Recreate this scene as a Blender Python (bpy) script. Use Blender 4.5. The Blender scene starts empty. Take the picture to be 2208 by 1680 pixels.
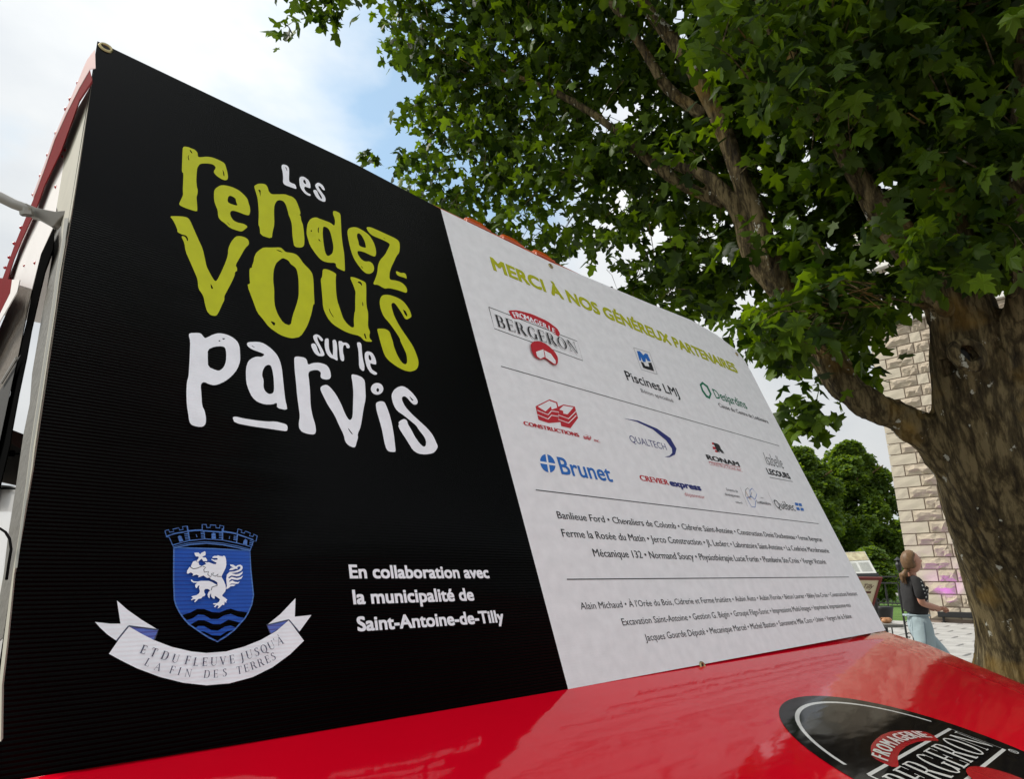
import bpy, math, random
import numpy as np
from mathutils import Vector, Matrix, noise
from mathutils.geometry import tessellate_polygon
random.seed(7); rng = np.random.default_rng(7)
scene = bpy.context.scene
col = scene.collection
R = math.radians

# ---------------------------------------------------------------- camera
CAM = Vector((0, 0, 1.32))
PITCH = R(16.4)
cam_data = bpy.data.cameras.new('camera')
cam_data.sensor_width = 36.0
cam_data.lens = 36.0 * 1375.0 / 2208.0
cam_data.clip_start = 0.02
cam_data.clip_end = 2000
cam = bpy.data.objects.new('camera', cam_data)
col.objects.link(cam)
cam.location = CAM
cam.rotation_euler = (R(90) + PITCH, 0, 0)
scene.camera = cam

# ---------------------------------------------------------------- sky, sun, exposure
SUN_EL, SUN_AZ = R(48), R(-78)          # azimuth from +Y, positive to the right
world = bpy.data.worlds.new('World'); scene.world = world; world.use_nodes = True
nt = world.node_tree; nt.nodes.clear()
def wn(t, **k):
    n = nt.nodes.new(t)
    for a, b in k.items(): setattr(n, a, b)
    return n
sky = wn('ShaderNodeTexSky', sky_type='NISHITA', sun_disc=False, sun_elevation=SUN_EL, sun_rotation=SUN_AZ)
sky.air_density = 1.0; sky.dust_density = 1.2
tc = wn('ShaderNodeTexCoord')
mp = wn('ShaderNodeMapping'); mp.inputs['Scale'].default_value = (1.0, 1.0, 2.1)
nz = wn('ShaderNodeTexNoise'); nz.inputs['Scale'].default_value = 1.5; nz.inputs['Detail'].default_value = 7; nz.inputs['Roughness'].default_value = 0.52; nz.inputs['Distortion'].default_value = 0.35
nz2 = wn('ShaderNodeTexNoise'); nz2.inputs['Scale'].default_value = 2.2; nz2.inputs['Detail'].default_value = 6
cr = wn('ShaderNodeValToRGB'); cr.color_ramp.elements[0].position = 0.40; cr.color_ramp.elements[1].position = 0.60; cr.color_ramp.elements[0].color = (.16, .16, .16, 1)
cr2 = wn('ShaderNodeValToRGB')
cr2.color_ramp.elements[0].position = 0.35; cr2.color_ramp.elements[0].color = (3.2, 3.4, 3.6, 1)
cr2.color_ramp.elements[1].position = 0.62; cr2.color_ramp.elements[1].color = (4.5, 4.55, 4.5, 1)
# a thinner stretch of cloud in one direction of the sky
dotn = wn('ShaderNodeVectorMath', operation='DOT_PRODUCT')
nrm = wn('ShaderNodeVectorMath', operation='NORMALIZE')
thin = wn('ShaderNodeMapRange'); thin.inputs['From Min'].default_value = 0.93; thin.inputs['From Max'].default_value = 0.998
thin.inputs['To Min'].default_value = 0.15; thin.inputs['To Max'].default_value = -0.14
addn = wn('ShaderNodeMath', operation='ADD')
mix = wn('ShaderNodeMixRGB')
skb = wn('ShaderNodeMixRGB', blend_type='MULTIPLY'); skb.inputs[0].default_value = 1; skb.inputs[2].default_value = (1.0, 1.22, 1.12, 1)
bg = wn('ShaderNodeBackground'); bg.inputs['Strength'].default_value = 0.1
out = wn('ShaderNodeOutputWorld')
L = nt.links.new
L(tc.outputs['Generated'], nrm.inputs[0]); L(nrm.outputs[0], dotn.inputs[0])
L(tc.outputs['Generated'], mp.inputs['Vector']); L(mp.outputs[0], nz.inputs['Vector']); L(mp.outputs[0], nz2.inputs['Vector'])
L(dotn.outputs['Value'], thin.inputs['Value']); L(nz.outputs['Fac'], addn.inputs[0]); L(thin.outputs[0], addn.inputs[1])
L(addn.outputs[0], cr.inputs[0]); L(nz2.outputs['Fac'], cr2.inputs[0])
L(sky.outputs[0], skb.inputs[1]); L(cr.outputs[0], mix.inputs[0]); L(skb.outputs[0], mix.inputs[1])
# an overcast sky is brighter overhead than near the horizon
spz = wn('ShaderNodeSeparateXYZ'); L(nrm.outputs[0], spz.inputs[0])
zg = wn('ShaderNodeMapRange'); zg.inputs['From Min'].default_value = 0; zg.inputs['From Max'].default_value = 1; zg.inputs['To Min'].default_value = 0.78; zg.inputs['To Max'].default_value = 1.62
L(spz.outputs['Z'], zg.inputs['Value'])
scz = wn('ShaderNodeVectorMath', operation='SCALE'); L(cr2.outputs[0], scz.inputs[0]); L(zg.outputs[0], scz.inputs['Scale']); L(scz.outputs[0], mix.inputs[2])
L(mix.outputs[0], bg.inputs[0]); L(bg.outputs[0], out.inputs[0])

sun_data = bpy.data.lights.new('sun', 'SUN'); sun_data.energy = 2.0; sun_data.angle = R(12); sun_data.color = (1, 0.95, 0.86)
sun = bpy.data.objects.new('sun', sun_data); col.objects.link(sun)
sd = Vector((math.sin(SUN_AZ) * math.cos(SUN_EL), math.cos(SUN_AZ) * math.cos(SUN_EL), math.sin(SUN_EL)))
sun.rotation_euler = sd.to_track_quat('Z', 'Y').to_euler()
sun.location = (-3, 4, 9)

scene.view_settings.view_transform = 'Standard'
scene.view_settings.look = 'None'
scene.view_settings.exposure = 0.95
scene.view_settings.gamma = 1.0
scene.view_settings.use_curve_mapping = False
scene.render.engine = 'CYCLES'
scene.cycles.max_bounces = 8
scene.cycles.transparent_max_bounces = 8

# ---------------------------------------------------------------- surveying helpers
def ray(x, y):
    """direction of a point of the survey picture (2208 x 1680)"""
    X = (x - 1104.0); Y = -(y - 840.0)
    return Vector((X, 1375 * math.cos(PITCH) - Y * math.sin(PITCH), 1375 * math.sin(PITCH) + Y * math.cos(PITCH))) / 1375.0
def at(x, y, depth):
    return CAM + ray(x, y) * depth
K = 2208 / 3798.0
dotn.inputs[1].default_value = ray(850, 320).normalized()

Hd = Vector((0.728494, 0.685052, 0.0))                  # across the truck, to its left-hand side
Fd = Vector((0.685052, -0.728494, 0.0))                 # the way the truck faces
Ud = Vector((-0.234818, 0.249709, 0.939418))            # up along the leaning windscreen
Nd = Hd.cross(Ud).normalized()
ORG = CAM - Nd * 0.832
BANNER_M = Matrix(((Hd.x, Ud.x, Nd.x, ORG.x), (Hd.y, Ud.y, Nd.y, ORG.y), (Hd.z, Ud.z, Nd.z, ORG.z), (0, 0, 0, 1)))
def bp(x, y):
    """survey point on the banner -> banner coordinates in metres"""
    r = ray(x, y); p = r * (-0.832 / r.dot(Nd))
    return (p.dot(Hd), p.dot(Ud))
SIDE_H = 0.095
def sp(x, y, off=0.0):
    """survey point on the truck's side wall -> world"""
    r = ray(x, y); h = SIDE_H - off
    return CAM + r * (h / r.dot(Hd))
HB = CAM + ray(1225, 1487) * (-0.832 / ray(1225, 1487).dot(Nd))
HBd = (-Fd) * math.cos(R(15)) + Vector((0, 0, math.sin(R(15))))
HN = Hd.cross(HBd).normalized()
HO = HB - Hd * (HB - CAM).dot(Hd)                       # hood origin, below the camera's line
HOOD_M = Matrix(((Hd.x, HBd.x, HN.x, HO.x), (Hd.y, HBd.y, HN.y, HO.y), (Hd.z, HBd.z, HN.z, HO.z), (0, 0, 0, 1)))
def hp(x, y):
    r = ray(x, y); p = CAM + r * ((HO - CAM).dot(HN) / r.dot(HN)) - HO
    return (p.dot(Hd), p.dot(HBd))
def ground_at(x, y, z=0.0):
    r = ray(x, y); return CAM + r * ((z - CAM.z) / r.z)

# ---------------------------------------------------------------- scene graph helpers
WM = {}
def props(o, label=None, cat=None, group=None, kind=None):
    if label: o['label'] = label
    if cat: o['category'] = cat
    if group: o['group'] = group
    if kind: o['kind'] = kind
    return o
def thing(name, label, cat, loc=(0, 0, 0), rz=0.0, group=None, matrix=None):
    o = bpy.data.objects.new(name, None); col.objects.link(o)
    o.empty_display_size = 0.1
    m = matrix.copy() if matrix else Matrix.Translation(Vector(loc)) @ Matrix.Rotation(rz, 4, 'Z')
    o.matrix_world = m; WM[o] = m
    return props(o, label, cat, group)
def mesh_obj(name, verts, faces, mats, parent=None, world=False, smooth=False, mat_idx=None, label=None, kind=None):
    """one mesh object; world=True: verts are world points and become local to the parent"""
    if world and parent is not None:
        inv = WM[parent].inverted(); verts = [inv @ Vector(v) for v in verts]
    me = bpy.data.meshes.new(name)
    me.from_pydata([tuple(v) for v in verts], [], faces)
    for m in (mats if isinstance(mats, (list, tuple)) else [mats]): me.materials.append(m)
    if mat_idx is not None: me.polygons.foreach_set('material_index', mat_idx)
    if smooth: me.polygons.foreach_set('use_smooth', [True] * len(me.polygons))
    me.update()
    return link(name, me, parent, label, kind)
def link(name, me, parent=None, label=None, kind=None):
    o = bpy.data.objects.new(name, me); col.objects.link(o)
    if parent is not None:
        o.parent = parent
        WM[o] = WM[parent]
    else:
        WM[o] = Matrix.Identity(4)
    if label: o['label'] = label
    if kind: o['kind'] = kind
    return o
class MB:
    def __init__(s): s.v = []; s.f = []; s.m = []
    def add(s, v, f, m=0):
        b = len(s.v); s.v += [Vector(p) for p in v]; s.f += [tuple(b + i for i in q) for q in f]; s.m += [m] * len(f)
    def box(s, c, size, ax=None, m=0):
        ax = ax or (Vector((1, 0, 0)), Vector((0, 1, 0)), Vector((0, 0, 1))); c = Vector(c)
        v = []
        for k in (-.5, .5):
            for j in (-.5, .5):
                for i in (-.5, .5): v.append(c + ax[0] * size[0] * i + ax[1] * size[1] * j + ax[2] * size[2] * k)
        s.add(v, [(0, 2, 3, 1), (4, 5, 7, 6), (0, 1, 5, 4), (2, 6, 7, 3), (0, 4, 6, 2), (1, 3, 7, 5)], m)
    def tube(s, pts, rad, seg=10, m=0, cap=True):
        pts = [Vector(p) for p in pts]
        if not hasattr(rad, '__len__'): rad = [rad] * len(pts)
        v = []; up = None
        for i, p in enumerate(pts):
            t = (pts[min(i + 1, len(pts) - 1)] - pts[max(i - 1, 0)]).normalized()
            if up is None:
                up = t.orthogonal().normalized()
            up = (up - t * up.dot(t)).normalized(); w = t.cross(up)
            for k in range(seg):
                a = 2 * math.pi * k / seg
                v.append(p + (up * math.cos(a) + w * math.sin(a)) * rad[i])
        f = []
        for i in range(len(pts) - 1):
            for k in range(seg):
                a = i * seg + k; b = i * seg + (k + 1) % seg
                f.append((a, b, b + seg, a + seg))
        if cap:
            f.append(tuple(range(seg - 1, -1, -1))); f.append(tuple((len(pts) - 1) * seg + k for k in range(seg)))
        s.add(v, f, m)
    def ball(s, c, r, sc=(1, 1, 1), n=8, m=0):
        v = []; f = []; c = Vector(c)
        for i in range(n + 1):
            th = math.pi * i / n
            for k in range(2 * n):
                ph = math.pi * k / n
                v.append(c + Vector((math.sin(th) * math.cos(ph) * sc[0], math.sin(th) * math.sin(ph) * sc[1], math.cos(th) * sc[2])) * r)
        for i in range(n):
            for k in range(2 * n):
                a = i * 2 * n + k; b = i * 2 * n + (k + 1) % (2 * n)
                f.append((a, a + 2 * n, b + 2 * n, b))
        s.add(v, f, m)
    def slab(s, poly, thick, m=0):
        """world polygon extruded along the vector thick"""
        poly = [Vector(p) for p in poly]; n = len(poly)
        tris = [tuple(t) for t in tessellate_polygon([poly])]
        v = poly + [p + thick for p in poly]
        f = list(tris) + [tuple(i + n for i in reversed(t)) for t in tris]
        for i in range(n):
            j = (i + 1) % n; f.append((i, j, j + n, i + n))
        s.add(v, f, m)
    def build(s, name, mats, parent=None, world=True, smooth=False, label=None, kind=None):
        o = mesh_obj(name, s.v, s.f, mats, parent, world, smooth, s.m, label, kind)
        bm_fix(o.data); return o
def bm_fix(me):
    import bmesh
    bm = bmesh.new(); bm.from_mesh(me); bmesh.ops.recalc_face_normals(bm, faces=bm.faces); bm.to_mesh(me); bm.free()
def bevel(o, w, seg=2, ang=35):
    m = o.modifiers.new('bevel', 'BEVEL'); m.width = w; m.segments = seg; m.limit_method = 'ANGLE'; m.angle_limit = R(ang)
    return o

# ---------------------------------------------------------------- materials
def new_mat(name):
    m = bpy.data.materials.new(name); m.use_nodes = True
    n = m.node_tree; b = n.nodes['Principled BSDF']; return m, n, b
def nodes(n, t, **k):
    x = n.nodes.new(t)
    for a, b in k.items():
        if a.startswith('i_'): x.inputs[a[2:].replace('_', ' ')].default_value = b
        else: setattr(x, a, b)
    return x
def simple(name, c, rough=0.5, metal=0.0, var=0.15, scale=6.0, bump=0.0, bscale=60.0, coat=0.0, spec=0.5, dirt=None):
    m, n, b = new_mat(name)
    tcx = nodes(n, 'ShaderNodeTexCoord')
    nzx = nodes(n, 'ShaderNodeTexNoise', i_Scale=scale, i_Detail=6)
    n.links.new(tcx.outputs['Object'], nzx.inputs['Vector'])
    mx = nodes(n, 'ShaderNodeMixRGB')
    mx.inputs[1].default_value = tuple(x * (1 - var) for x in c) + (1,)
    mx.inputs[2].default_value = tuple(min(1, x * (1 + var)) for x in (dirt or c)) + (1,)
    n.links.new(nzx.outputs['Fac'], mx.inputs[0]); n.links.new(mx.outputs[0], b.inputs['Base Color'])
    b.inputs['Roughness'].default_value = rough; b.inputs['Metallic'].default_value = metal
    b.inputs['Coat Weight'].default_value = coat; b.inputs['Specular IOR Level'].default_value = spec
    if bump:
        nb = nodes(n, 'ShaderNodeTexNoise', i_Scale=bscale, i_Detail=5)
        n.links.new(tcx.outputs['Object'], nb.inputs['Vector'])
        bu = nodes(n, 'ShaderNodeBump', i_Strength=bump, i_Distance=0.02)
        n.links.new(nb.outputs['Fac'], bu.inputs['Height']); n.links.new(bu.outputs[0], b.inputs['Normal'])
    return m
# ================================================================ BANNER
# ribs and weave of the vinyl: fine relief shared by everything printed on it
def vinyl(name, c, rough=0.42, rib=1.0, spec=0.5):
    m, n, b = new_mat(name)
    tcx = nodes(n, 'ShaderNodeTexCoord')
    sep = nodes(n, 'ShaderNodeSeparateXYZ'); n.links.new(tcx.outputs['Object'], sep.inputs[0])
    lo = nodes(n, 'ShaderNodeTexNoise', i_Scale=2.2, i_Detail=3); n.links.new(tcx.outputs['Object'], lo.inputs['Vector'])
    mul = nodes(n, 'ShaderNodeMath', operation='MULTIPLY'); n.links.new(sep.outputs['Y'], mul.inputs[0]); mul.inputs[1].default_value = 2 * math.pi / 0.0050
    ph = nodes(n, 'ShaderNodeMath', operation='MULTIPLY_ADD'); n.links.new(lo.outputs['Fac'], ph.inputs[0]); ph.inputs[1].default_value = 5.0; n.links.new(mul.outputs[0], ph.inputs[2])
    si = nodes(n, 'ShaderNodeMath', operation='SINE'); n.links.new(ph.outputs[0], si.inputs[0])
    # the ribs are strongest low down and towards the free edge
    st = nodes(n, 'ShaderNodeMapping'); st.inputs['Scale'].default_value = (2.0, 26.0, 1.0); n.links.new(tcx.outputs['Object'], st.inputs['Vector'])
    lo2 = nodes(n, 'ShaderNodeTexNoise', i_Scale=1.0, i_Detail=4); n.links.new(st.outputs[0], lo2.inputs['Vector'])
    ma = nodes(n, 'ShaderNodeMapRange'); n.links.new(sep.outputs['Y'], ma.inputs['Value'])
    ma.inputs['From Min'].default_value = 0.13; ma.inputs['From Max'].default_value = 0.42; ma.inputs['To Min'].default_value = 1.0; ma.inputs['To Max'].default_value = 0.0
    ma2 = nodes(n, 'ShaderNodeMapRange'); n.links.new(sep.outputs['X'], ma2.inputs['Value'])
    ma2.inputs['From Min'].default_value = 0.5; ma2.inputs['From Max'].default_value = 1.15; ma2.inputs['To Min'].default_value = 1.0; ma2.inputs['To Max'].default_value = 0.5
    la = nodes(n, 'ShaderNodeMapRange'); n.links.new(sep.outputs['X'], la.inputs['Value']); la.inputs['From Min'].default_value = 0.12; la.inputs['From Max'].default_value = 0.50; la.inputs['To Min'].default_value = 1.0; la.inputs['To Max'].default_value = 0.0
    lb = nodes(n, 'ShaderNodeMapRange'); n.links.new(sep.outputs['Y'], lb.inputs['Value']); lb.inputs['From Min'].default_value = 0.45; lb.inputs['From Max'].default_value = 0.95; lb.inputs['To Min'].default_value = 1.0; lb.inputs['To Max'].default_value = 0.0
    lc_ = nodes(n, 'ShaderNodeMath', operation='MULTIPLY'); n.links.new(la.outputs[0], lc_.inputs[0]); n.links.new(lb.outputs[0], lc_.inputs[1])
    ld_ = nodes(n, 'ShaderNodeMath', operation='MAXIMUM'); n.links.new(ma.outputs[0], ld_.inputs[0]); n.links.new(lc_.outputs[0], ld_.inputs[1])
    m1 = nodes(n, 'ShaderNodeMath', operation='MULTIPLY'); mq = nodes(n, 'ShaderNodeMath', operation='POWER'); mq.inputs[1].default_value = 1.5; n.links.new(ld_.outputs[0], mq.inputs[0]); n.links.new(mq.outputs[0], m1.inputs[0]); n.links.new(lo2.outputs['Fac'], m1.inputs[1])
    m1b = nodes(n, 'ShaderNodeMath', operation='MULTIPLY'); n.links.new(m1.outputs[0], m1b.inputs[0]); n.links.new(ma2.outputs[0], m1b.inputs[1])
    m2 = nodes(n, 'ShaderNodeMath', operation='MULTIPLY'); n.links.new(m1b.outputs[0], m2.inputs[0]); n.links.new(si.outputs[0], m2.inputs[1])
    bu = nodes(n, 'ShaderNodeBump', i_Strength=1.0, i_Distance=0.0024 * rib); n.links.new(m2.outputs[0], bu.inputs['Height'])
    wv = nodes(n, 'ShaderNodeTexNoise', i_Scale=420, i_Detail=2); n.links.new(tcx.outputs['Object'], wv.inputs['Vector'])
    bu2 = nodes(n, 'ShaderNodeBump', i_Strength=0.35, i_Distance=0.0006); n.links.new(wv.outputs['Fac'], bu2.inputs['Height']); n.links.new(bu.outputs[0], bu2.inputs['Normal'])
    big = nodes(n, 'ShaderNodeTexNoise', i_Scale=1.6, i_Detail=2); n.links.new(tcx.outputs['Object'], big.inputs['Vector'])
    bu3 = nodes(n, 'ShaderNodeBump', i_Strength=0.12, i_Distance=0.02); n.links.new(big.outputs['Fac'], bu3.inputs['Height']); n.links.new(bu2.outputs[0], bu3.inputs['Normal'])
    n.links.new(bu3.outputs[0], b.inputs['Normal'])
    # grime: a little greying in blotches
    g = nodes(n, 'ShaderNodeTexNoise', i_Scale=35, i_Detail=8); n.links.new(tcx.outputs['Object'], g.inputs['Vector'])
    gr = nodes(n, 'ShaderNodeMapRange'); n.links.new(g.outputs['Fac'], gr.inputs['Value']); gr.inputs['From Min'].default_value = 0.3; gr.inputs['From Max'].default_value = 0.8
    gr.inputs['To Min'].default_value = 0.93; gr.inputs['To Max'].default_value = 1.07
    mx = nodes(n, 'ShaderNodeVectorMath', operation='SCALE'); mx.inputs[0].default_value = c; n.links.new(gr.outputs[0], mx.inputs['Scale'])
    n.links.new(mx.outputs[0], b.inputs['Base Color'])
    b.inputs['Roughness'].default_value = rough; b.inputs['Specular IOR Level'].default_value = spec
    return m
PM = dict(
    black=vinyl('vinyl_black', (0.0015, 0.0015, 0.0018), 0.22, rib=2.6, spec=0.05), white=vinyl('vinyl_white', (0.80, 0.80, 0.815), 0.5, rib=0.04),
    whitep=vinyl('print_white', (0.88, 0.89, 0.94), 0.42, rib=0.15), lime=vinyl('print_lime', (0.52, 0.545, 0.006), 0.42, spec=0.25, rib=0.15), olive=vinyl('print_olive', (0.42, 0.44, 0.01), 0.5, spec=0.3),
    ink=vinyl('print_ink', (0.010, 0.010, 0.013), 0.5), grey=vinyl('print_grey', (0.10, 0.10, 0.11), 0.5), mid=vinyl('print_mid_grey', (0.22, 0.22, 0.23), 0.5),
    red=vinyl('print_red', (0.48, 0.008, 0.02), 0.5), blue=vinyl('print_blue', (0.01, 0.13, 0.48), 0.5), navy=vinyl('print_navy', (0.012, 0.018, 0.16), 0.5),
    royal=vinyl('print_royal', (0.008, 0.075, 0.42), 0.4, spec=0.3), sky=vinyl('print_line_blue', (0.06, 0.17, 0.50), 0.4), fold=vinyl('print_fold_blue', (0.10, 0.15, 0.52), 0.4),
    green=vinyl('print_green', (0.0, 0.15, 0.075), 0.5), orange=vinyl('print_orange', (0.6, 0.28, 0.12), 0.5), slate=vinyl('print_slate', (0.05, 0.06, 0.12), 0.5))
PN = list(PM); PML = [PM[k] for k in PN]

class Flat:
    """flat print in a plane: polygons with a small stand-off, all on one mesh"""
    def __init__(s, conv=bp, w=0.0006): s.v = []; s.f = []; s.m = []; s.conv = conv; s.w = w; s.layer = 0
    def poly(s, outer, holes=(), c='ink', w=None, raw=False):
        if w is None: w = s.w + s.layer * 0.00006; s.layer += 1
        loops = [outer] + list(holes)
        if not raw: loops = [[s.conv(*p) for p in lp] for lp in loops]
        loops = [[Vector((p[0], p[1], w)) for p in lp] for lp in loops]
        tr = tessellate_polygon([[Vector((p.x, p.y, 0)) for p in lp] for lp in loops])
        flat = [p for lp in loops for p in lp]; b = len(s.v); s.v += flat
        for t in tr:
            a, bb, cc = (flat[i] for i in t)
            ar = (bb.x - a.x) * (cc.y - a.y) - (bb.y - a.y) * (cc.x - a.x)
            if abs(ar) < 1e-12: continue
            t = t if ar > 0 else (t[0], t[2], t[1])
            s.f.append(tuple(b + i for i in t)); s.m.append(PN.index(c))
    def line(s, pts, width, c='ink', raw=False):
        """a stroke of constant width in metres"""
        if not raw: pts = [s.conv(*p) for p in pts]
        pts = [Vector(p) for p in pts]; L_, R_ = [], []
        for i, p in enumerate(pts):
            t = (pts[min(i + 1, len(pts) - 1)] - pts[max(i - 1, 0)]).normalized(); q = Vector((-t.y, t.x)) * width / 2
            L_.append(p + q); R_.append(p - q)
        w = s.w + s.layer * 0.00006; s.layer += 1
        b = len(s.v); n = len(pts); s.v += [Vector((p.x, p.y, w)) for p in L_ + R_]
        for i in range(n - 1): s.f.append((b + n + i, b + n + i + 1, b + i + 1, b + i)); s.m.append(PN.index(c))
    def mesh(s, me2, fn, c):
        w = s.w + s.layer * 0.00006; s.layer += 1
        b = len(s.v)
        for v in me2.vertices:
            x, y = fn(v.co.x, v.co.y); s.v.append(Vector((x, y, w)))
        for p in me2.polygons:
            t = tuple(b + i for i in p.vertices)
            a, bb, cc = (s.v[i] for i in t[:3])
            if (bb.x - a.x) * (cc.y - a.y) - (bb.y - a.y) * (cc.x - a.x) < 0: t = tuple(reversed(t))
            s.f.append(t); s.m.append(PN.index(c))
    def build(s, name, parent, label=None, kind=None, mats=None):
        used = sorted(set(s.m)); mm = [used.index(i) for i in s.m]
        return mesh_obj(name, s.v, s.f, mats or [PML[i] for i in used], parent, False, False, mm, label, kind)

def text_mesh(s, bold=0.0, res=3, shear=0.0, space=1.0):
    cu = bpy.data.curves.new('t', 'FONT'); cu.body = s; cu.offset = bold; cu.resolution_u = res; cu.shear = shear; cu.space_character = space
    cu.fill_mode = 'FRONT' if hasattr(cu, 'fill_mode') else cu.fill_mode
    o = bpy.data.objects.new('t', cu); col.objects.link(o)
    dg = bpy.context.evaluated_depsgraph_get(); me = bpy.data.meshes.new_from_object(o.evaluated_get(dg))
    bpy.data.objects.remove(o); bpy.data.curves.remove(cu)
    xs = [v.co.x for v in me.vertices]
    return me, min(xs), max(xs)
_m, _a, _b = text_mesh('H'); CAP = max(v.co.y for v in _m.vertices)

def words(fl, s, tl, bl, br, c='ink', bold=0.0, res=3, shear=0.0, scale=K, off=(0, 0), sc=1.0, space=1.0, hk=1.0):
    """text between the surveyed baseline ends bl, br; tl is the top left of a capital. Points are in a crop: off + p/sc (full picture)"""
    q = [((off[0] + p[0] / sc) * K, (off[1] + p[1] / sc) * K) for p in (tl, bl, br)]
    (u0, vt), (u1, v1), (u2, v2) = (fl.conv(*p) for p in q)
    v0 = (v1 + v2) / 2; hgt = (vt - v1) * hk
    me, xa, xb = text_mesh(s, min(bold, 0), res, shear, space)
    kx = (u2 - u1) / (xb - xa); ky = hgt / (CAP + 2 * bold)
    if bold < 0.005: sh = [(0, 0)]
    elif hgt > 0.02: sh = [(-bold, 0), (bold, 0), (-bold, 2 * bold), (bold, 2 * bold), (0, bold)]
    else: sh = [(-bold, bold), (bold, bold)]
    kx = (u2 - u1) / (xb - xa + 2 * max(bold, 0))
    for dx, dy in sh:
        fl.mesh(me, lambda x, y: (u1 + (x - xa + dx + max(bold, 0)) * kx, v0 + (y + dy) * ky), c)
    bpy.data.meshes.remove(me)
def glyph(fl, ch, cx, cy, size, ang, c, bold=0.03, kx=1.0):
    """one upright letter centred at plane point cx, cy"""
    me, xa, xb = text_mesh(ch, 0, 3)
    k = size / CAP; ca, sa = math.cos(ang), math.sin(ang)
    def fn(x, y):
        X = (x - (xa + xb) / 2) * k * kx; Y = (y - CAP / 2) * k
        return (cx + X * ca - Y * sa, cy + X * sa + Y * ca)
    for d in (-bold, bold):
        fl.mesh(me, lambda x, y: fn(x + d, y), c)
    bpy.data.meshes.remove(me)

# ---- a small serif alphabet, drawn in a unit cap height
def _serif():
    T, t, sf = 0.15, 0.045, 0.035
    def rect(x0, y0, x1, y1): return ([(x0, y0), (x1, y0), (x1, y1), (x0, y1)], [])
    def stem(x, w=T): return [rect(x, 0, x + w, 1), rect(x - .07, 0, x + w + .07, sf), rect(x - .07, 1 - sf, x + w + .07, 1)]
    def para(a, b, w): return ([(a[0], a[1]), (a[0] + w, a[1]), (b[0] + w, b[1]), (b[0], b[1])], [])
    def arc(cx, cy, rx, ry, a0, a1, n=14): return [(cx + rx * math.cos(R(a0 + (a1 - a0) * i / n)), cy + ry * math.sin(R(a0 + (a1 - a0) * i / n))) for i in range(n + 1)]
    def bowl(x, y0, y1, xr):
        cy = (y0 + y1) / 2; ry = (y1 - y0) / 2; k = x + (xr - x) * .45
        o = [(x, y0)] + arc(k, cy, xr - k, ry, -90, 90) + [(x, y1)]
        i = [(x + .01, y0 + t)] + arc(k, cy, xr - k - T, ry - t, -90, 90) + [(x + .01, y1 - t)]
        return (o, [i])
    def ring(cx, rx, cy=.5, ry=.52): return (arc(cx, cy, rx, ry, 0, 360, 28)[:-1], [arc(cx, cy, rx - T, ry - t, 0, 360, 28)[:-1]])
    G = {}
    G['B'] = (stem(.08) + [bowl(.2, .5 - t / 2, 1, .62), bowl(.2, 0, .5 + t / 2, .68)], .74)
    G['E'] = (stem(.08) + [rect(.2, 0, .62, t), rect(.2, .48, .5, .48 + t), rect(.2, 1 - t, .6, 1), rect(.58, 0, .62, .24), rect(.56, .78, .6, 1), rect(.46, .38, .5, .62)], .68)
    G['F'] = (stem(.08) + [rect(.2, .48, .5, .48 + t), rect(.2, 1 - t, .6, 1), rect(.56, .76, .6, 1), rect(.46, .38, .5, .62)], .64)
    G['R'] = (stem(.08) + [bowl(.2, .47, 1, .64), ([(.36, .5), (.52, .5), (.82, .0), (.62, .0)], []), rect(.62, 0, .88, sf)], .86)
    G['G'] = ([(arc(.45, .5, .39, .52, 48, 325) + list(reversed(arc(.45, .5, .39 - T, .52 - t, 48, 325))), []), rect(.64, .04, .79, .44), rect(.56, .42, .86, .46), rect(.68, .68, .72, .95)], .88)
    G['O'] = ([ring(.45, .42)], .9)
    G['Q'] = ([ring(.45, .42), ([(.42, .06), (.55, .06), (.92, -.22), (.74, -.22)], [])], .9)
    G['N'] = ([rect(.12, 0, .12 + t, 1), rect(.75, 0, .75 + t, 1), ([(.06, 1), (.24, 1), (.8, 0), (.72, 0)], []), rect(.03, 0, .26, sf), rect(.66, 1 - sf, .9, 1)], .92)
    G['T'] = (stem(.29) + [rect(.02, 1 - t, .72, 1), rect(.02, .76, .06, 1), rect(.68, .76, .72, 1)], .74)
    G['D'] = (stem(.08) + [bowl(.2, 0, 1, .82)], .88)
    G['U'] = ([rect(.1, .3, .25, 1), rect(.7, .3, .745, 1), (arc(.42, .32, .323, .34, 180, 360) + list(reversed(arc(.45, .32, .26, .29, 180, 360))), []), rect(.03, 1 - sf, .32, 1), rect(.62, 1 - sf, .84, 1)], .86)
    G['L'] = (stem(.08) + [rect(.2, 0, .62, t), rect(.58, 0, .62, .26)], .66)
    G['V'] = ([([(.04, 1), (.21, 1), (.47, .1), (.42, 0), (.38, 0)], []), ([(.42, 0), (.4, .1), (.72, 1), (.77, 1), (.45, 0)], []), rect(0, 1 - sf, .28, 1), rect(.62, 1 - sf, .86, 1)], .84)
    G['J'] = ([rect(.16, .0, .31, 1), rect(.09, 1 - sf, .38, 1), ([(.31, 0), (.16, .02), (.02, -.2), (-.04, -.12), (.02, -.24), (.2, -.2)], [])], .44)
    G['S'] = ([([(.52, .74), (.56, .98), (.52, .96), (.34, 1.02), (.14, .95), (.07, .77), (.16, .6), (.4, .42), (.44, .24), (.36, .07), (.22, .02), (.1, .12), (.04, .3), (.05, .0), (.1, .02), (.3, -.03), (.5, .06), (.6, .26), (.54, .46), (.26, .66), (.2, .82), (.28, .95), (.42, .93)], [])], .64)
    G['A'] = ([([(.02, 0), (.06, 0), (.4, .92), (.38, 1)], []), ([(.38, 1), (.42, 1), (.8, 0), (.63, 0), (.36, .86)], []), rect(.2, .32, .6, .32 + t), rect(-.03, 0, .16, sf), rect(.55, 0, .87, sf)], .84)
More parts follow.
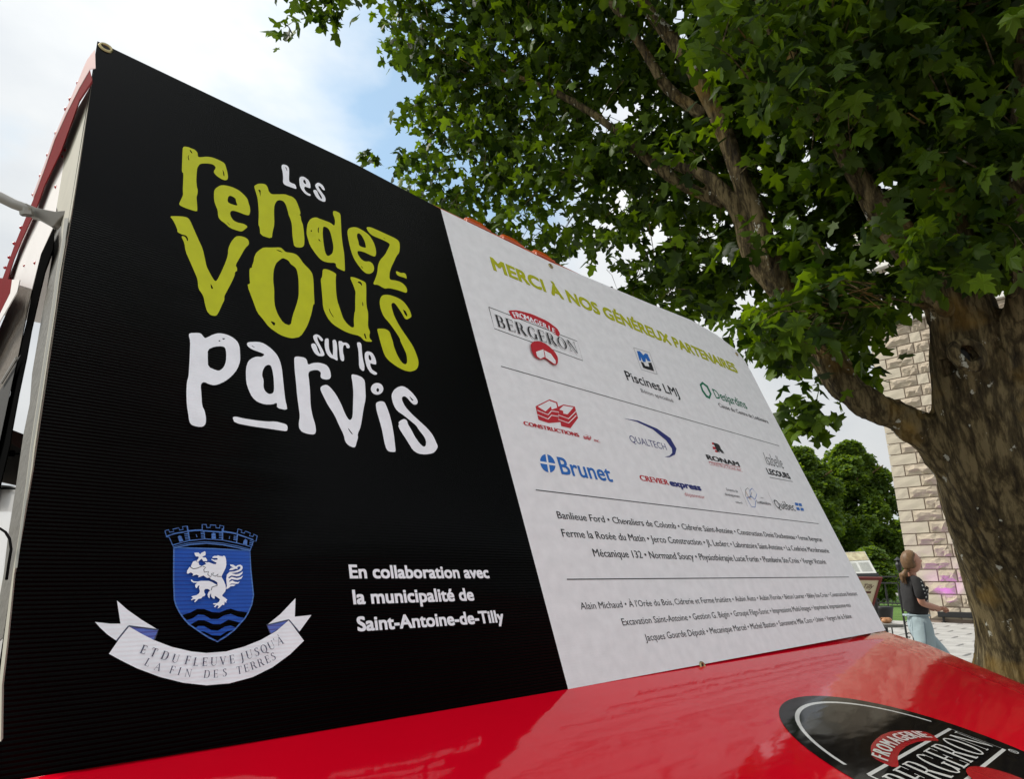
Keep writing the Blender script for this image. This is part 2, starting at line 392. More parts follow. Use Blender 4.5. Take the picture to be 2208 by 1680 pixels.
    G['À'] = (G['A'][0] + [([(.28, 1.25), (.36, 1.28), (.46, 1.08), (.42, 1.07)], [])], .84)
    G['I'] = (stem(.08), .31)
    G["'"] = ([([(.08, 1.02), (.17, 1.02), (.12, .76), (.08, .76)], [])], .2)
    G[' '] = ([], .35)
    return G
SERIF = _serif()
def serif_glyph(fl, ch, x, y, size, ang, c, kx=1.0, centre=True):
    polys, w = SERIF[ch]; ca, sa = math.cos(ang), math.sin(ang)
    def T_(p):
        X = (p[0] - (w / 2 if centre else 0)) * size * kx; Y = (p[1] - (.5 if centre else 0)) * size
        return (x + X * ca - Y * sa, y + X * sa + Y * ca)
    for o, hs in polys: fl.poly([T_(p) for p in o], [[T_(p) for p in h] for h in hs], c, raw=True)
    return w * size * kx
def serif_word(fl, s, u0, v0, u1, size, c, gap=0.10):
    tot = sum(SERIF[ch][1] + gap for ch in s) - gap; kx = (u1 - u0) / (tot * size); x = u0
    for ch in s: x += serif_glyph(fl, ch, x, v0, size, 0, c, kx, False) + gap * size * kx

def cr_(off, sc): return lambda pts: [((off[0] + x / sc) * K, (off[1] + y / sc) * K) for x, y in pts]
def soft(pts, r=0.22):
    o = []; n = len(pts)
    for i in range(n):
        a, b = pts[i], pts[(i + 1) % n]
        o.append((a[0] * (1 - r) + b[0] * r, a[1] * (1 - r) + b[1] * r)); o.append((a[0] * r + b[0] * (1 - r), a[1] * r + b[1] * (1 - r)))
    return o

banner = thing('banner', 'large vinyl banner, half black half white, stretched across the front of the red truck', 'banner', matrix=BANNER_M)

# ---- the sheet itself: black left part, white right part, 1 mm thick
top = [(210, 88), (490, 222), (770, 355), (950, 450)]
topr = [(950, 450), (1070, 508), (1187, 565), (1300, 612), (1400, 654), (1490, 690), (1545, 722), (1587, 754), (1606, 778), (1622, 806), (1640, 842)]
bot_l = (1225, 1487)
black_pts = [bp(*p) for p in top] + [bp(*bot_l), bp(600, 1592), (0.100, 0.1075), (0.097, 0.4), (0.095, 0.8)]
white_pts = [bp(*p) for p in topr] + [bp(1910, 1360), bp(*bot_l)]
def sheet(name, pts, mat, label):
    th = 0.0012; tr = tessellate_polygon([[Vector((p[0], p[1], 0)) for p in pts]]); n = len(pts)
    v = [(p[0], p[1], 0) for p in pts] + [(p[0], p[1], -th) for p in pts]
    f = [tuple(t) for t in tr] + [tuple(i + n for i in reversed(t)) for t in tr] + [(i, (i + 1) % n, (i + 1) % n + n, i + n) for i in range(n)]
    o = mesh_obj(name, v, f, mat, banner, label=label); bm_fix(o.data); return o
sheet('black_panel', black_pts, PM['black'], 'black left part of the banner with fine horizontal ribs')
sheet('white_panel', white_pts, PM['white'], 'white right part of the banner')

# ---- hand-drawn title, traced letter by letter
A_, B_, C_, D_, E_, F_ = (cr_(o, 4.0) for o in ((620, 520), (1020, 580), (1100, 760), (610, 780), (900, 880), (1120, 1000)))
G_, H_, I_ = (cr_(o, 4.0) for o in ((660, 1210), (1060, 1280), (1200, 1340)))
def ell(cx, cy, rx, ry, n=20): return [(cx + rx * math.cos(2 * math.pi * i / n), cy + ry * math.sin(2 * math.pi * i / n)) for i in range(n)]
TITLE = [
 ('r','lime',A_,[(230,95),(300,97),(350,118),(410,140),(450,185),(452,235),(470,255),(590,243),(680,258),(780,300),(850,340),(872,400),(895,490),(902,560),(885,592),(845,595),(780,565),(715,515),(685,468),(718,415),(715,395),(680,360),(610,345),(520,345),(480,358),(465,380),(445,410),(435,500),(430,600),(438,690),(452,740),(448,800),(432,845),(440,930),(447,1030),(440,1058),(380,1045),(260,1005),(190,970),(175,945),(200,890),(235,815),(230,740),(235,620),(240,490),(215,470),(220,350),(225,200)],
  [[(327,142),(352,150),(378,200),(350,185)],[(325,212),(312,250),(328,303),(308,285),(303,240)],[(818,420),(850,500),(845,540),(832,525)]]),
 ('e','lime',A_,[(785,670),(850,668),(950,690),(1050,735),(1130,800),(1190,870),(1205,930),(1225,990),(1232,1060),(1212,1120),(1150,1105),(1060,1070),(985,1045),(945,1052),(930,1085),(945,1140),(985,1195),(1050,1225),(1130,1240),(1175,1265),(1190,1290),(1150,1325),(1110,1355),(1060,1350),(930,1305),(850,1230),(790,1190),(755,1140),(748,1040),(710,950),(693,880),(693,760),(715,715)],
  [[(905,835),(935,822),(985,845),(1015,870),(1022,920),(1045,970),(1000,965),(905,930),(893,890)],[(878,1205),(935,1262),(915,1255)]]),
 ('n','lime',A_,[(1300,670),(1350,645),(1420,645),(1465,660),(1490,700),(1505,760),(1545,803),(1640,803),(1745,800),(1800,822),(1860,840),(1910,890),(1945,975),(1980,1085),(1960,1108),(1980,1130),(1985,1190),(2010,1245),(2025,1350),(2035,1480),(2030,1570),(1980,1598),(1885,1583),(1868,1500),(1855,1400),(1850,1260),(1830,1180),(1800,1110),(1790,1060),(1760,960),(1725,905),(1670,887),(1625,900),(1590,960),(1582,1060),(1590,1250),(1560,1370),(1550,1465),(1380,1410),(1370,1290),(1350,1260),(1358,1100),(1350,950),(1335,840),(1300,730),(1290,690)],
  [[(1345,732),(1385,740),(1385,790),(1378,850),(1372,780)]]),
 ('L','whitep',A_,[(1700,368),(1725,357),(1780,375),(1805,410),(1808,470),(1805,610),(1840,635),(1900,655),(1922,728),(1860,708),(1740,665),(1715,625),(1720,560),(1712,470),(1693,400)],[[(1745,390),(1775,415),(1780,470),(1765,430)]]),
 ('e','whitep',B_,[(385,298),(430,302),(490,345),(520,400),(527,475),(490,465),(440,445),(430,475),(450,515),(490,548),(525,560),(528,583),(505,588),(450,560),(400,505),(370,450),(360,400),(357,320)],[[(430,338),(455,370),(462,415),(430,400),(415,365)]]),
 ('s','whitep',B_,[(630,388),(660,395),(710,430),(740,495),(730,505),(700,490),(680,455),(650,435),(640,445),(655,480),(690,530),(735,590),(750,630),(745,672),(715,675),(650,645),(605,600),(565,520),(570,498),(600,495),(625,515),(640,560),(670,615),(690,635),(697,615),(680,580),(640,520),(600,460),(592,420)],[]),
 ('d','lime',C_,[(540,88),(590,95),(650,130),(655,250),(665,450),(680,580),(705,730),(712,870),(716,985),(690,980),(585,930),(580,860),(470,858),(400,840),(340,800),(260,700),(195,600),(165,500),(145,430),(150,350),(162,275),(195,220),(230,195),(285,183),(340,205),(420,235),(500,265),(560,315),(570,250),(560,190),(538,140)],
  [[(390,325),(420,322),(470,350),(500,410),(520,490),(540,580),(545,650),(530,720),(485,755),(450,758),(420,700),(400,580),(385,450)],[(215,360),(228,400),(205,398)],[(335,325),(325,370),(330,425),(312,400),(312,350)],[(330,500),(360,555),(318,520)]]),
 ('e','lime',C_,[(790,340),(850,328),(910,340),(1000,390),(1080,455),(1140,550),(1170,640),(1180,720),(1162,772),(1100,750),(1010,705),(930,682),(900,690),(905,730),(950,800),(1010,843),(1080,838),(1125,870),(1150,930),(1140,990),(1090,1025),(1030,1020),(970,970),(900,880),(850,800),(810,700),(780,580),(755,450),(752,390),(765,360)],
  [[(895,430),(925,418),(960,450),(1000,520),(1020,580),(1028,640),(980,630),(925,605),(915,540),(895,480)],[(945,892),(990,945),(970,940)]]),
 ('z','lime',C_,[(1050,328),(1100,332),(1200,375),(1320,430),(1440,485),(1500,520),(1525,560),(1530,620),(1522,710),(1480,760),(1440,850),(1400,930),(1378,1010),(1375,1090),(1395,1115),(1460,1120),(1530,1140),(1580,1170),(1625,1220),(1640,1270),(1628,1310),(1570,1290),(1480,1260),(1370,1235),(1310,1245),(1270,1225),(1200,1185),(1150,1185),(1135,1165),(1165,1100),(1195,1010),(1205,900),(1235,820),(1310,740),(1350,660),(1380,600),(1375,575),(1330,545),(1230,500),(1130,460),(1080,420),(1045,370),(1035,340)],[[(1275,480),(1322,510),(1300,505)]]),
 ('hyphen','lime',C_,[(1470,988),(1490,985),(1545,1012),(1590,1008),(1620,1030),(1635,1098),(1590,1080),(1510,1055),(1480,1030)],[]),
 ('V','lime',D_,[(75,88),(200,88),(290,95),(345,112),(380,155),(430,270),(500,430),(565,570),(605,750),(620,830),(680,950),(740,1050),(775,1050),(850,900),(910,760),(940,660),(942,575),(985,470),(1055,388),(1120,382),(1190,400),(1235,430),(1252,470),(1250,510),(1190,570),(1130,680),(1050,815),(1075,855),(1075,905),(1045,915),(1040,970),(990,1080),(920,1210),(885,1275),(888,1330),(850,1410),(800,1520),(765,1572),(680,1560),(628,1500),(600,1400),(575,1270),(500,1165),(490,1030),(450,930),(380,770),(310,610),(295,490),(245,385),(290,385),(320,415),(335,460),(350,445),(345,410),(315,372),(260,362),(190,325),(190,290),(160,215),(120,140)],[[(680,1080),(725,1165),(690,1168)]]),
 ('O','lime',E_,[(310,152),(430,155),(560,150),(600,185),(635,222),(740,235),(805,262),(850,315),(900,390),(1000,490),(1035,550),(1050,650),(1055,850),(1065,998),(1045,995),(1020,1130),(980,1260),(940,1350),(855,1480),(740,1503),(660,1490),(550,1450),(390,1340),(300,1220),(215,1120),(160,970),(62,708),(110,690),(100,620),(97,465),(140,450),(135,425),(160,370),(170,290),(200,230),(260,180)],
  [[(590,308),(640,325),(685,355),(710,400),(770,440),(800,480),(825,600),(830,750),(828,880),(795,1010),(740,1160),(710,1318),(600,1275),(520,1150),(480,1040),(465,930),(467,780),(450,650),(455,500),(490,390),(540,345)],[(405,1240),(480,1270),(480,1300),(460,1318)],[(487,182),(545,195),(600,228),(540,212)]]),
 ('u','lime',E_,[(1185,480),(1215,470),(1280,485),(1360,525),(1387,550),(1378,600),(1382,800),(1400,940),(1450,1090),(1490,1210),(1550,1290),(1620,1345),(1655,1330),(1645,1250),(1655,1120),(1668,1100),(1668,880),(1675,820),(1650,740),(1585,588),(1650,595),(1730,625),(1805,660),(1828,685),(1832,800),(1830,950),(1840,1050),(1858,1110),(1860,1210),(1855,1330),(1890,1410),(1878,1450),(1880,1500),(1930,1555),(1810,1548),(1735,1465),(1600,1435),(1480,1385),(1330,1290),(1250,1190),(1190,1050),(1180,880),(1165,720),(1155,620),(1178,590)],
  [[(1710,655),(1745,660),(1768,690),(1768,730),(1740,690),(1705,675)],[(1283,1050),(1300,1110),(1358,1200),(1325,1170),(1280,1090)],[(1795,1440),(1815,1425),(1838,1515),(1820,1510)],[(1775,950),(1790,1000),(1780,1035),(1772,990)]]),
 ('s','lime',F_,[(1200,378),(1280,373),(1400,410),(1480,455),(1540,515),(1600,610),(1622,680),(1618,708),(1550,745),(1520,725),(1480,650),(1420,560),(1375,500),(1345,492),(1322,515),(1335,590),(1370,700),(1450,850),(1560,1010),(1640,1130),(1690,1240),(1728,1360),(1722,1440),(1690,1490),(1640,1508),(1600,1518),(1510,1498),(1400,1440),(1280,1350),(1220,1270),(1170,1110),(1130,960),(1112,890),(1130,878),(1220,878),(1280,905),(1305,940),(1325,1010),(1345,1060),(1360,1140),(1410,1270),(1470,1370),(1510,1405),(1545,1405),(1560,1370),(1550,1260),(1500,1150),(1460,1070),(1450,1020),(1350,870),(1290,790),(1210,700),(1165,590),(1148,490),(1165,410)],[[(1495,590),(1540,620),(1565,690),(1545,695),(1515,650)]]),
 ('s','whitep',F_,[(210,960),(250,975),(290,1010),(315,1050),(290,1068),(260,1040),(240,1005),(222,1000),(230,1050),(270,1130),(320,1220),(335,1275),(300,1290),(240,1285),(190,1250),(150,1180),(130,1120),(150,1098),(190,1100),(215,1140),(235,1210),(265,1255),(275,1245),(250,1170),(200,1090),(165,1020),(165,980)],[]),
 ('u','whitep',F_,[(340,1028),(380,1020),(395,1040),(395,1100),(400,1180),(430,1250),(455,1280),(460,1200),(455,1100),(450,1050),(490,1040),(510,1075),(520,1150),(520,1270),(530,1350),(505,1350),(480,1330),(420,1310),(370,1260),(340,1180),(332,1100)],[]),
 ('r','whitep',F_,[(540,1060),(590,1065),(600,1085),(660,1085),(700,1120),(708,1160),(685,1172),(660,1165),(650,1125),(620,1120),(605,1160),(605,1220),(625,1310),(620,1362),(590,1360),(565,1330),(550,1200),(540,1100)],[]),
 ('l','whitep',F_,[(808,1082),(860,1080),(880,1110),(885,1200),(900,1330),(925,1430),(922,1505),(890,1505),(845,1455),(842,1320),(835,1200)],[]),
 ('e','whitep',F_,[(940,1225),(980,1212),(1040,1235),(1080,1300),(1100,1370),(1098,1412),(1050,1405),(1010,1390),(1015,1440),(1040,1490),(1080,1515),(1112,1535),(1108,1560),(1070,1565),(1010,1530),(960,1450),(930,1330),(927,1260)],[[(990,1260),(1020,1290),(1030,1350),(995,1345),(985,1300)]]),
 ('p','whitep',G_,[(165,105),(300,100),(345,115),(370,150),(400,182),(440,165),(520,125),(600,105),(700,118),(790,155),(870,215),(910,290),(920,400),(922,520),(880,640),(800,740),(700,820),(590,870),(530,880),(460,865),(390,830),(350,845),(335,890),(345,1000),(355,1180),(395,1260),(415,1370),(410,1450),(370,1498),(280,1495),(200,1470),(165,1420),(150,1300),(130,1180),(122,1000),(130,830),(155,750),(165,600),(175,400),(180,220),(160,150)],
  [[(440,350),(540,305),(650,298),(700,320),(715,400),(712,520),(680,610),(620,662),(570,660),(445,605),(440,480)],[(650,180),(708,182),(670,205)],[(615,205),(630,228),(595,230)]]),
 ('a','whitep',G_,[(1040,238),(1190,232),(1280,260),(1390,340),(1470,430),(1510,510),(1540,630),(1555,780),(1570,920),(1590,1100),(1610,1175),(1618,1250),(1465,1218),(1470,1135),(1400,1165),(1290,1165),(1180,1130),(1100,1060),(1050,960),(1010,840),(1005,630),(1040,520),(1100,475),(1170,452),(1240,460),(1290,420),(1200,385),(1090,345),(1030,300),(1020,260)],
  [[(1255,660),(1290,595),(1340,572),(1380,590),(1405,680),(1420,800),(1425,960),(1400,1005),(1340,1010),(1285,960),(1265,900),(1270,800),(1245,740)],[(1085,285),(1150,320),(1100,305)]]),
 ('underline','whitep',G_,[(805,1358),(850,1342),(960,1370),(1130,1398),(1330,1420),(1440,1415),(1560,1445),(1610,1465),(1625,1500),(1622,1545),(1600,1563),(1480,1545),(1350,1525),(1100,1490),(840,1440)],[]),
 ('r','whitep',H_,[(130,175),(200,172),(280,190),(310,220),(325,298),(400,268),(490,262),(590,290),(635,335),(660,400),(668,480),(640,510),(590,515),(530,500),(512,470),(520,410),(480,375),(420,372),(350,390),(330,430),(345,540),(358,700),(365,900),(395,1060),(435,1180),(447,1280),(425,1332),(330,1325),(240,1295),(195,1240),(190,1160),(207,1060),(190,930),(165,750),(150,560),(130,380),(122,220)],[]),
 ('v','whitep',H_,[(540,605),(600,590),(650,620),(740,730),(820,880),(880,1030),(930,1112),(965,1115),(990,1060),(995,900),(1000,700),(990,580),(968,450),(990,435),(1060,450),(1130,480),(1170,530),(1178,650),(1183,800),(1150,950),(1120,1150),(1100,1240),(1062,1325),(1070,1375),(1050,1440),(1030,1515),(1000,1525),(930,1495),(880,1440),(855,1330),(790,1200),(720,1040),(620,890),(560,770),(515,680),(510,635)],[[(915,1222),(1000,1335),(975,1325),(930,1265)]]),
 ('dot','whitep',H_,ell(1352,652,93,88),[ell(1362,670,21,28,10)]),
 ('i','whitep',H_,[(1350,850),(1400,835),(1450,842),(1475,870),(1530,1010),(1570,1160),(1600,1330),(1618,1480),(1628,1585),(1600,1592),(1530,1585),(1490,1550),(1460,1450),(1430,1280),(1390,1130),(1345,980),(1332,880)],[]),
 ('s','whitep',I_,[(1100,385),(1160,370),(1220,390),(1300,455),(1370,540),(1397,600),(1385,640),(1340,650),(1290,610),(1240,545),(1195,518),(1158,540),(1165,590),(1210,680),(1300,780),(1420,890),(1540,1000),(1620,1100),(1670,1210),(1695,1270),(1665,1330),(1620,1370),(1500,1388),(1400,1375),(1320,1320),(1260,1220),(1190,1110),(1130,1020),(1105,960),(1120,940),(1108,912),(1140,880),(1195,858),(1235,880),(1250,940),(1300,1020),(1350,1120),(1420,1220),(1480,1275),(1515,1260),(1520,1190),(1490,1120),(1410,1020),(1375,960),(1280,880),(1200,815),(1090,740),(1040,660),(1015,580),(1005,500),(1040,430)],[[(1260,510),(1340,585),(1310,590)]]),
]
for nm, c, cv, o, hs in TITLE:
    fl = Flat(); fl.poly(cv(soft(o)), [cv(soft(h)) for h in hs], c)
    fl.build('letter', banner, ('lime green' if c == 'lime' else 'white') + (' hand-drawn ' + ('letter ' + nm if len(nm) == 1 else nm) + ' of the title'))

fl = Flat()
kw = dict(off=(1250, 2050), sc=3.154, c='whitep', bold=0.028, res=4)
words(fl, 'En collaboration avec', (122, 142), (148, 305), (1785, 305), **kw)
fl.build('lettering', banner, 'white words'); fl = Flat()
words(fl, 'la municipalité de', (168, 437), (190, 608), (1608, 568), **kw)
fl.build('lettering', banner, 'white words'); fl = Flat()
words(fl, 'Saint-Antoine-de-Tilly', (225, 750), (240, 922), (1960, 822), **kw)
fl.build('lettering', banner, 'white words naming the municipality')

# ---- crest with ribbon
Q = cr_((300, 1900), 2.324)
fl = Flat()
fl.poly(Q([(310,765),(400,845),(520,930),(665,1018),(410,985),(305,1112),(230,1060),(165,1000),(120,950),(250,965),(340,965)]), c='whitep')
fl.poly(Q([(1848,745),(1842,905),(1985,890),(1880,1035),(1790,935),(1605,975),(1720,880)]), c='whitep')
fl.poly(Q([(410,985),(665,1018),(630,1108),(520,1055)]), c='fold'); fl.poly(Q([(1600,978),(1790,932),(1700,1010),(1632,1055)]), c='fold')
fl.poly(Q([(405,985),(520,1052),(630,1108),(780,1165),(950,1205),(1080,1218),(1250,1205),(1400,1165),(1550,1105),(1680,1030),(1790,935),(1920,1112),(1800,1230),(1650,1340),(1480,1425),(1280,1480),(1080,1497),(880,1475),(680,1425),(480,1350),(330,1275),(240,1225)]), c='whitep')
for ln in ([(410,985),(305,1115)], [(410,985),(665,1018),(630,1108)], [(1790,932),(1880,1038)], [(1632,1055),(1600,978),(1790,932)]): fl.line(Q(ln), 0.0016, 'slate')
fl.build('ribbon', banner, 'white ribbon below the crest')
fl = Flat(w=0.0016)
for wd, sz in ((((540,1190,'E'),(625,1215,'T'),(722,1245,'D'),(810,1270,'U'),(915,1285,'F'),(985,1299,'L'),(1060,1300,'E'),(1135,1298,'U'),(1212,1292,'V'),(1290,1280,'E'),(1375,1262,'J'),(1435,1240,'U'),(1500,1218,'S'),(1560,1192,'Q'),(1622,1162,'U'),(1655,1138,"'"),(1698,1122,'À')), 72),
               (((562,1312,'L'),(650,1350,'A'),(770,1377,'F'),(830,1390,'I'),(905,1405,'N'),(1065,1415,'D'),(1140,1412,'E'),(1215,1402,'S'),(1340,1382,'T'),(1400,1364,'E'),(1460,1342,'R'),(1520,1318,'R'),(1578,1292,'E'),(1625,1268,'S')), 66)):
    P_ = [bp(*Q([(a, b)])[0]) for a, b, _ in wd]
    for i, (a, b, ch) in enumerate(wd):
        p0, p1 = P_[max(i - 1, 0)], P_[min(i + 1, len(P_) - 1)]; an = math.atan2(p1[1] - p0[1], p1[0] - p0[0])
        q0 = bp(*Q([(a, b - sz / 2)])[0]); q1 = bp(*Q([(a, b + sz / 2)])[0])
        serif_glyph(fl, ch, P_[i][0], P_[i][1], abs(q0[1] - q1[1]) * 1.0, an, 'slate', 0.95)
fl.build('lettering', banner, 'dark serif motto on the ribbon')
fl = Flat()
SH = [(800,310),(1130,318),(1455,335),(1462,500),(1485,720),(1470,800),(1440,870),(1410,920),(1320,1020),(1250,1075),(1175,1120),(1100,1085),(1030,1040),(930,970),(885,920),(850,870),(820,810),(805,760),(798,600)]
fl.poly(Q(SH), c='royal')
fl.poly(Q([(870,890),(940,870),(1000,838),(1060,838),(1130,865),(1190,870),(1250,845),(1290,835),(1350,855),(1440,868),(1415,918),(1350,905),(1290,880),(1230,895),(1180,925),(1120,925),(1060,890),(1010,885),(960,920),(910,935)]), c='black')
fl.poly(Q([(945,970),(1010,935),(1060,935),(1140,970),(1200,970),(1270,930),(1330,945),(1390,962),(1345,1005),(1290,980),(1240,990),(1180,1025),(1120,1020),(1060,985),(1010,985),(980,1005)]), c='black')
fl.poly(Q([(1020,1030),(1060,1032),(1130,1065),(1200,1068),(1260,1030),(1310,1020),(1175,1112)]), c='black')
fl.line(Q(SH + [SH[0]]), 0.0016, 'sky')
Z = cr_((600, 1930), 6.133)
fl.poly(Z([(430,628),(900,562),(1100,560),(1500,600),(1830,690),(1500,660),(1000,625)]), c='black')
for ln, w in (([(65,250),(150,225),(170,280),(270,270),(245,215),(380,180),(400,235),(480,220),(465,155),(570,140),(600,290)],14),([(65,250),(105,390),(165,400),(250,600),(280,650)],13),([(105,375),(300,310),(580,265)],20),([(570,140),(625,465)],22),
    ([(600,258),(750,240),(910,238)],26),([(1400,270),(1550,290),(1690,320)],26),([(912,240),(910,108),(1005,110),(1015,180),(1090,180),(1095,120),(1220,125),(1225,185),(1310,190),(1310,130),(1400,145),(1390,290)],15),
    ([(915,250),(1390,285)],22),([(950,260),(970,435)],14),([(1372,200),(1368,465)],26),([(1700,320),(1725,210),(1815,240),(1795,290),(1870,310),(1890,260),(2005,305),(1985,370),(2065,385),(2080,330),(2160,370),(2135,490),(2075,485),(2000,700)],14),
    ([(1720,335),(2070,460)],22),([(1712,320),(1688,530)],22),([(240,580),(600,480),(970,440),(1365,465),(1690,530),(2030,620)],16),([(260,620),(600,535),(970,505),(1365,535),(1700,598),(2010,680)],12),([(280,650),(620,570),(1000,540),(1365,572),(1700,640),(2000,705)],20),
    ([(770,340),(790,400)],12),([(1530,380),(1522,440)],12)):
    fl.line(Z(ln), 0.000075 * w, 'sky')
for bx, by, dx, dy in ((500,330,90,-6),(505,370,90,-6),(515,412,90,-4),(520,450,90,-2),(870,295,80,-2),(875,330,80,-2),(878,370,80,0),(878,408,80,2),(1280,300,80,5),(1285,340,80,5),(1285,380,80,6),(1285,420,80,6),(1620,385,80,15),(1615,425,80,15),(1610,460,80,15),(1985,490,80,25),(1975,530,80,25),(1970,570,80,25)):
    fl.line(Z([(bx, by), (bx + dx, by + dy)]), 0.0011, 'sky')
for d in ([(345,400),(375,375),(425,385),(440,430),(475,495),(385,525)], [(1112,450),(1112,330),(1160,308),(1200,330),(1212,450)], [(1820,570),(1845,480),(1885,450),(1925,480),(1915,595)]): fl.poly(Z(d), c='sky')
cr_o = fl.build('crest', banner, 'blue shield under a mural crown')
fl = Flat(w=0.0042)
W = cr_((640, 2020), 6.0)
fl.poly(W([(860,310),(900,285),(960,285),(985,270),(1020,285),(1090,295),(1115,275),(1145,300),(1165,370),(1170,480),(1150,560),(1110,640),(1070,720),(1060,750),(1110,830),(1150,930),(1160,1020),(1140,1080),(1080,1150),(1080,1180),(1130,1210),(1190,1260),(1165,1290),(1170,1330),(1130,1300),(1120,1380),(1080,1370),(1020,1430),(970,1455),(1000,1400),(960,1380),(920,1430),(890,1415),(940,1370),(870,1360),(880,1340),(960,1335),(1010,1300),(1025,1250),(960,1200),(910,1170),(910,1235),(870,1230),(830,1180),(830,1110),(800,1160),(795,1230),(765,1200),(750,1150),(770,1090),(810,1050),(760,1020),(700,1020),(675,1050),(680,1100),(705,1140),(680,1180),(640,1190),(610,1230),(550,1240),(510,1280),(470,1320),(455,1300),(490,1250),(440,1250),(390,1275),(385,1255),(430,1220),(390,1190),(430,1175),(510,1155),(560,1120),(580,1070),(560,990),(575,940),(540,950),(510,1005),(480,980),(475,930),(510,890),(530,880),(440,880),(390,850),(380,815),(400,810),(440,850),(530,855),(600,840),(780,840),(860,870),(960,930),(975,930),(965,870),(900,830),(820,800),(800,765),(740,775),(660,720),(540,765),(560,730),(510,700),(410,730),(440,690),(380,650),(310,685),(290,660),(300,610),(350,530),(390,550),(380,520),(400,470),(430,410),(490,390),(520,430),(560,440),(560,480),(620,510),(720,465),(690,430),(780,425),(880,465),(930,470),(955,440),(900,410),(835,370),(840,350),(900,375),(960,370),(985,360),(960,330),(900,330),(865,335)]), c='whitep')
fl.poly(W([(460,215),(550,210),(590,250),(610,220),(690,180),(710,205),(705,270),(640,300),(650,320),(710,320),(745,380),(740,400),(660,405),(620,350),(590,370),(535,430),(505,400),(555,330),(550,300),(490,295),(465,250)]), c='whitep')
fl.poly(W([(1170,1025),(1165,1000),(1180,950),(1165,800),(1180,700),(1240,640),(1360,625),(1450,590),(1480,560),(1480,520),(1430,520),(1410,550),(1420,580),(1380,570),(1300,600),(1225,605),(1270,555),(1330,545),(1260,510),(1250,475),(1320,480),(1380,520),(1420,490),(1480,480),(1525,510),(1530,560),(1500,610),(1420,650),(1280,670),(1380,695),(1450,680),(1535,630),(1520,680),(1460,730),(1400,740),(1280,720),(1215,760),(1220,790),(1290,750),(1400,780),(1480,760),(1540,720),(1500,790),(1420,820),(1340,810),(1280,800),(1225,850),(1240,860),(1300,830),(1360,860),(1420,870),(1470,855),(1430,900),(1380,905),(1280,900),(1230,930),(1300,920),(1375,930),(1330,955),(1260,960),(1220,1000)]), c='whitep')
for ln in ([(640,515),(710,540),(665,590),(680,650),(720,640),(770,630),(755,700),(820,760),(840,680),(890,660),(860,710),(920,740),(990,690),(960,740),(1050,745)], [(380,540),(430,575),(520,560),(620,515)], [(970,940),(850,980),(830,1050)]): fl.line(W(ln), 0.0009, 'grey')
fl.build('lion_emblem', banner, 'white lion holding a cross')

# ---- partners' heading and marks
fl = Flat()
words(fl, 'MERCI À NOS GÉNÉREUX PARTENAIRES', (85, 120), (110, 225), (2075, 1050), off=(1780, 900), sc=2.1647, c='olive', bold=0.035, res=4)
fl.build('lettering', banner, 'olive green thank-you heading')
fl = Flat()
for a, b in (((1080, 790), (1680, 962)), ((1155, 1057), (1765, 1130)), ((1222, 1250), (1830, 1245))):
    fl = Flat(); fl.line([a, b], 0.0022, 'ink'); fl.build('ruled_line', banner)
X = cr_((1780, 900), 2.1647); o7 = dict(off=(1780, 900), sc=2.1647)
fl = Flat()
fl.line(X([(70,517),(780,793),(825,948),(115,690),(70,517)]), 0.0020, 'ink')
fl.poly(X(soft([(228,545),(300,543),(420,575),(540,630),(620,690),(642,730),(632,757),(600,735),(540,690),(440,645),(340,615),(265,612),(240,575)], .15)), c='red')
lt = [(277,582),(305,583),(338,592),(375,606),(412,622),(450,638),(488,655),(520,670),(555,688),(583,706),(603,720)]
lt = [lt[0], lt[1], lt[2], lt[3], lt[4], lt[5], lt[6], lt[7], (553, 688), (590, 710)]
PP = [bp(*X([p])[0]) for p in lt]
for i, ch in enumerate('FROMAGERIE'):
    a, b = PP[max(i - 1, 0)], PP[min(i + 1, 9)]
    glyph(fl, ch, PP[i][0], PP[i][1], 0.0185, math.atan2(b[1] - a[1], b[0] - a[0]), 'whitep', 0.03, 0.95)
(u0, v0), (u1, v1), (ut, vt) = bp(*X([(138, 668)])[0]), bp(*X([(790, 905)])[0]), bp(*X([(110, 570)])[0])
serif_word(fl, 'BERGERON', u0, (v0 + v1) / 2, u1, vt - v0, 'ink')
fl.poly(X(soft([(400,850),(397,825),(420,800),(470,797),(530,825),(590,880),(618,930),(617,975),(600,992),(575,985),(520,937),(475,947),(430,925),(408,885)], .2)), c='red')
fl.poly(X([(440,885),(500,864),(510,925),(475,940),(450,920)]), c='white'); fl.poly(X([(507,872),(560,900),(598,955),(600,980),(585,980),(518,930)]), c='white')
fl.build('partner_mark', banner, 'black and red cheese maker mark with framed serif name')
fl = Flat()
fl.line(X([(1232,843),(1362,885),(1423,1058),(1295,1020),(1232,843)]), 0.0018, 'mid')
fl.poly(X([(1260,870),(1282,872),(1312,905),(1325,890),(1345,895),(1370,955),(1345,950),(1330,925),(1330,960),(1310,958),(1290,915),(1295,950),(1280,945)]), c='blue')
fl.poly(X([(1290,955),(1312,965),(1325,990),(1360,998),(1350,965),(1375,965),(1398,1033),(1335,1015),(1310,1005)]), c='ink')
words(fl, 'Piscines LMJ', (1160, 1035), (1187, 1112), (1602, 1237), c='ink', bold=0.008, **o7)
words(fl, 'Béton spécialisé', (1290, 1178), (1300, 1208), (1553, 1280), c='mid', **o7)
fl.build('partner_mark', banner, 'blue and black square mark over a pool builder name')
Y8 = cr_((1850, 1350), 1.84); o8 = dict(off=(1850, 1350), sc=1.84)
fl = Flat()
fl.poly(Y8([(1370,140),(1388,122),(1425,150),(1452,205),(1440,240),(1415,228),(1385,185)]), [Y8([(1383,148),(1392,138),(1418,160),(1440,205),(1433,222),(1420,215),(1395,180)])], 'green')
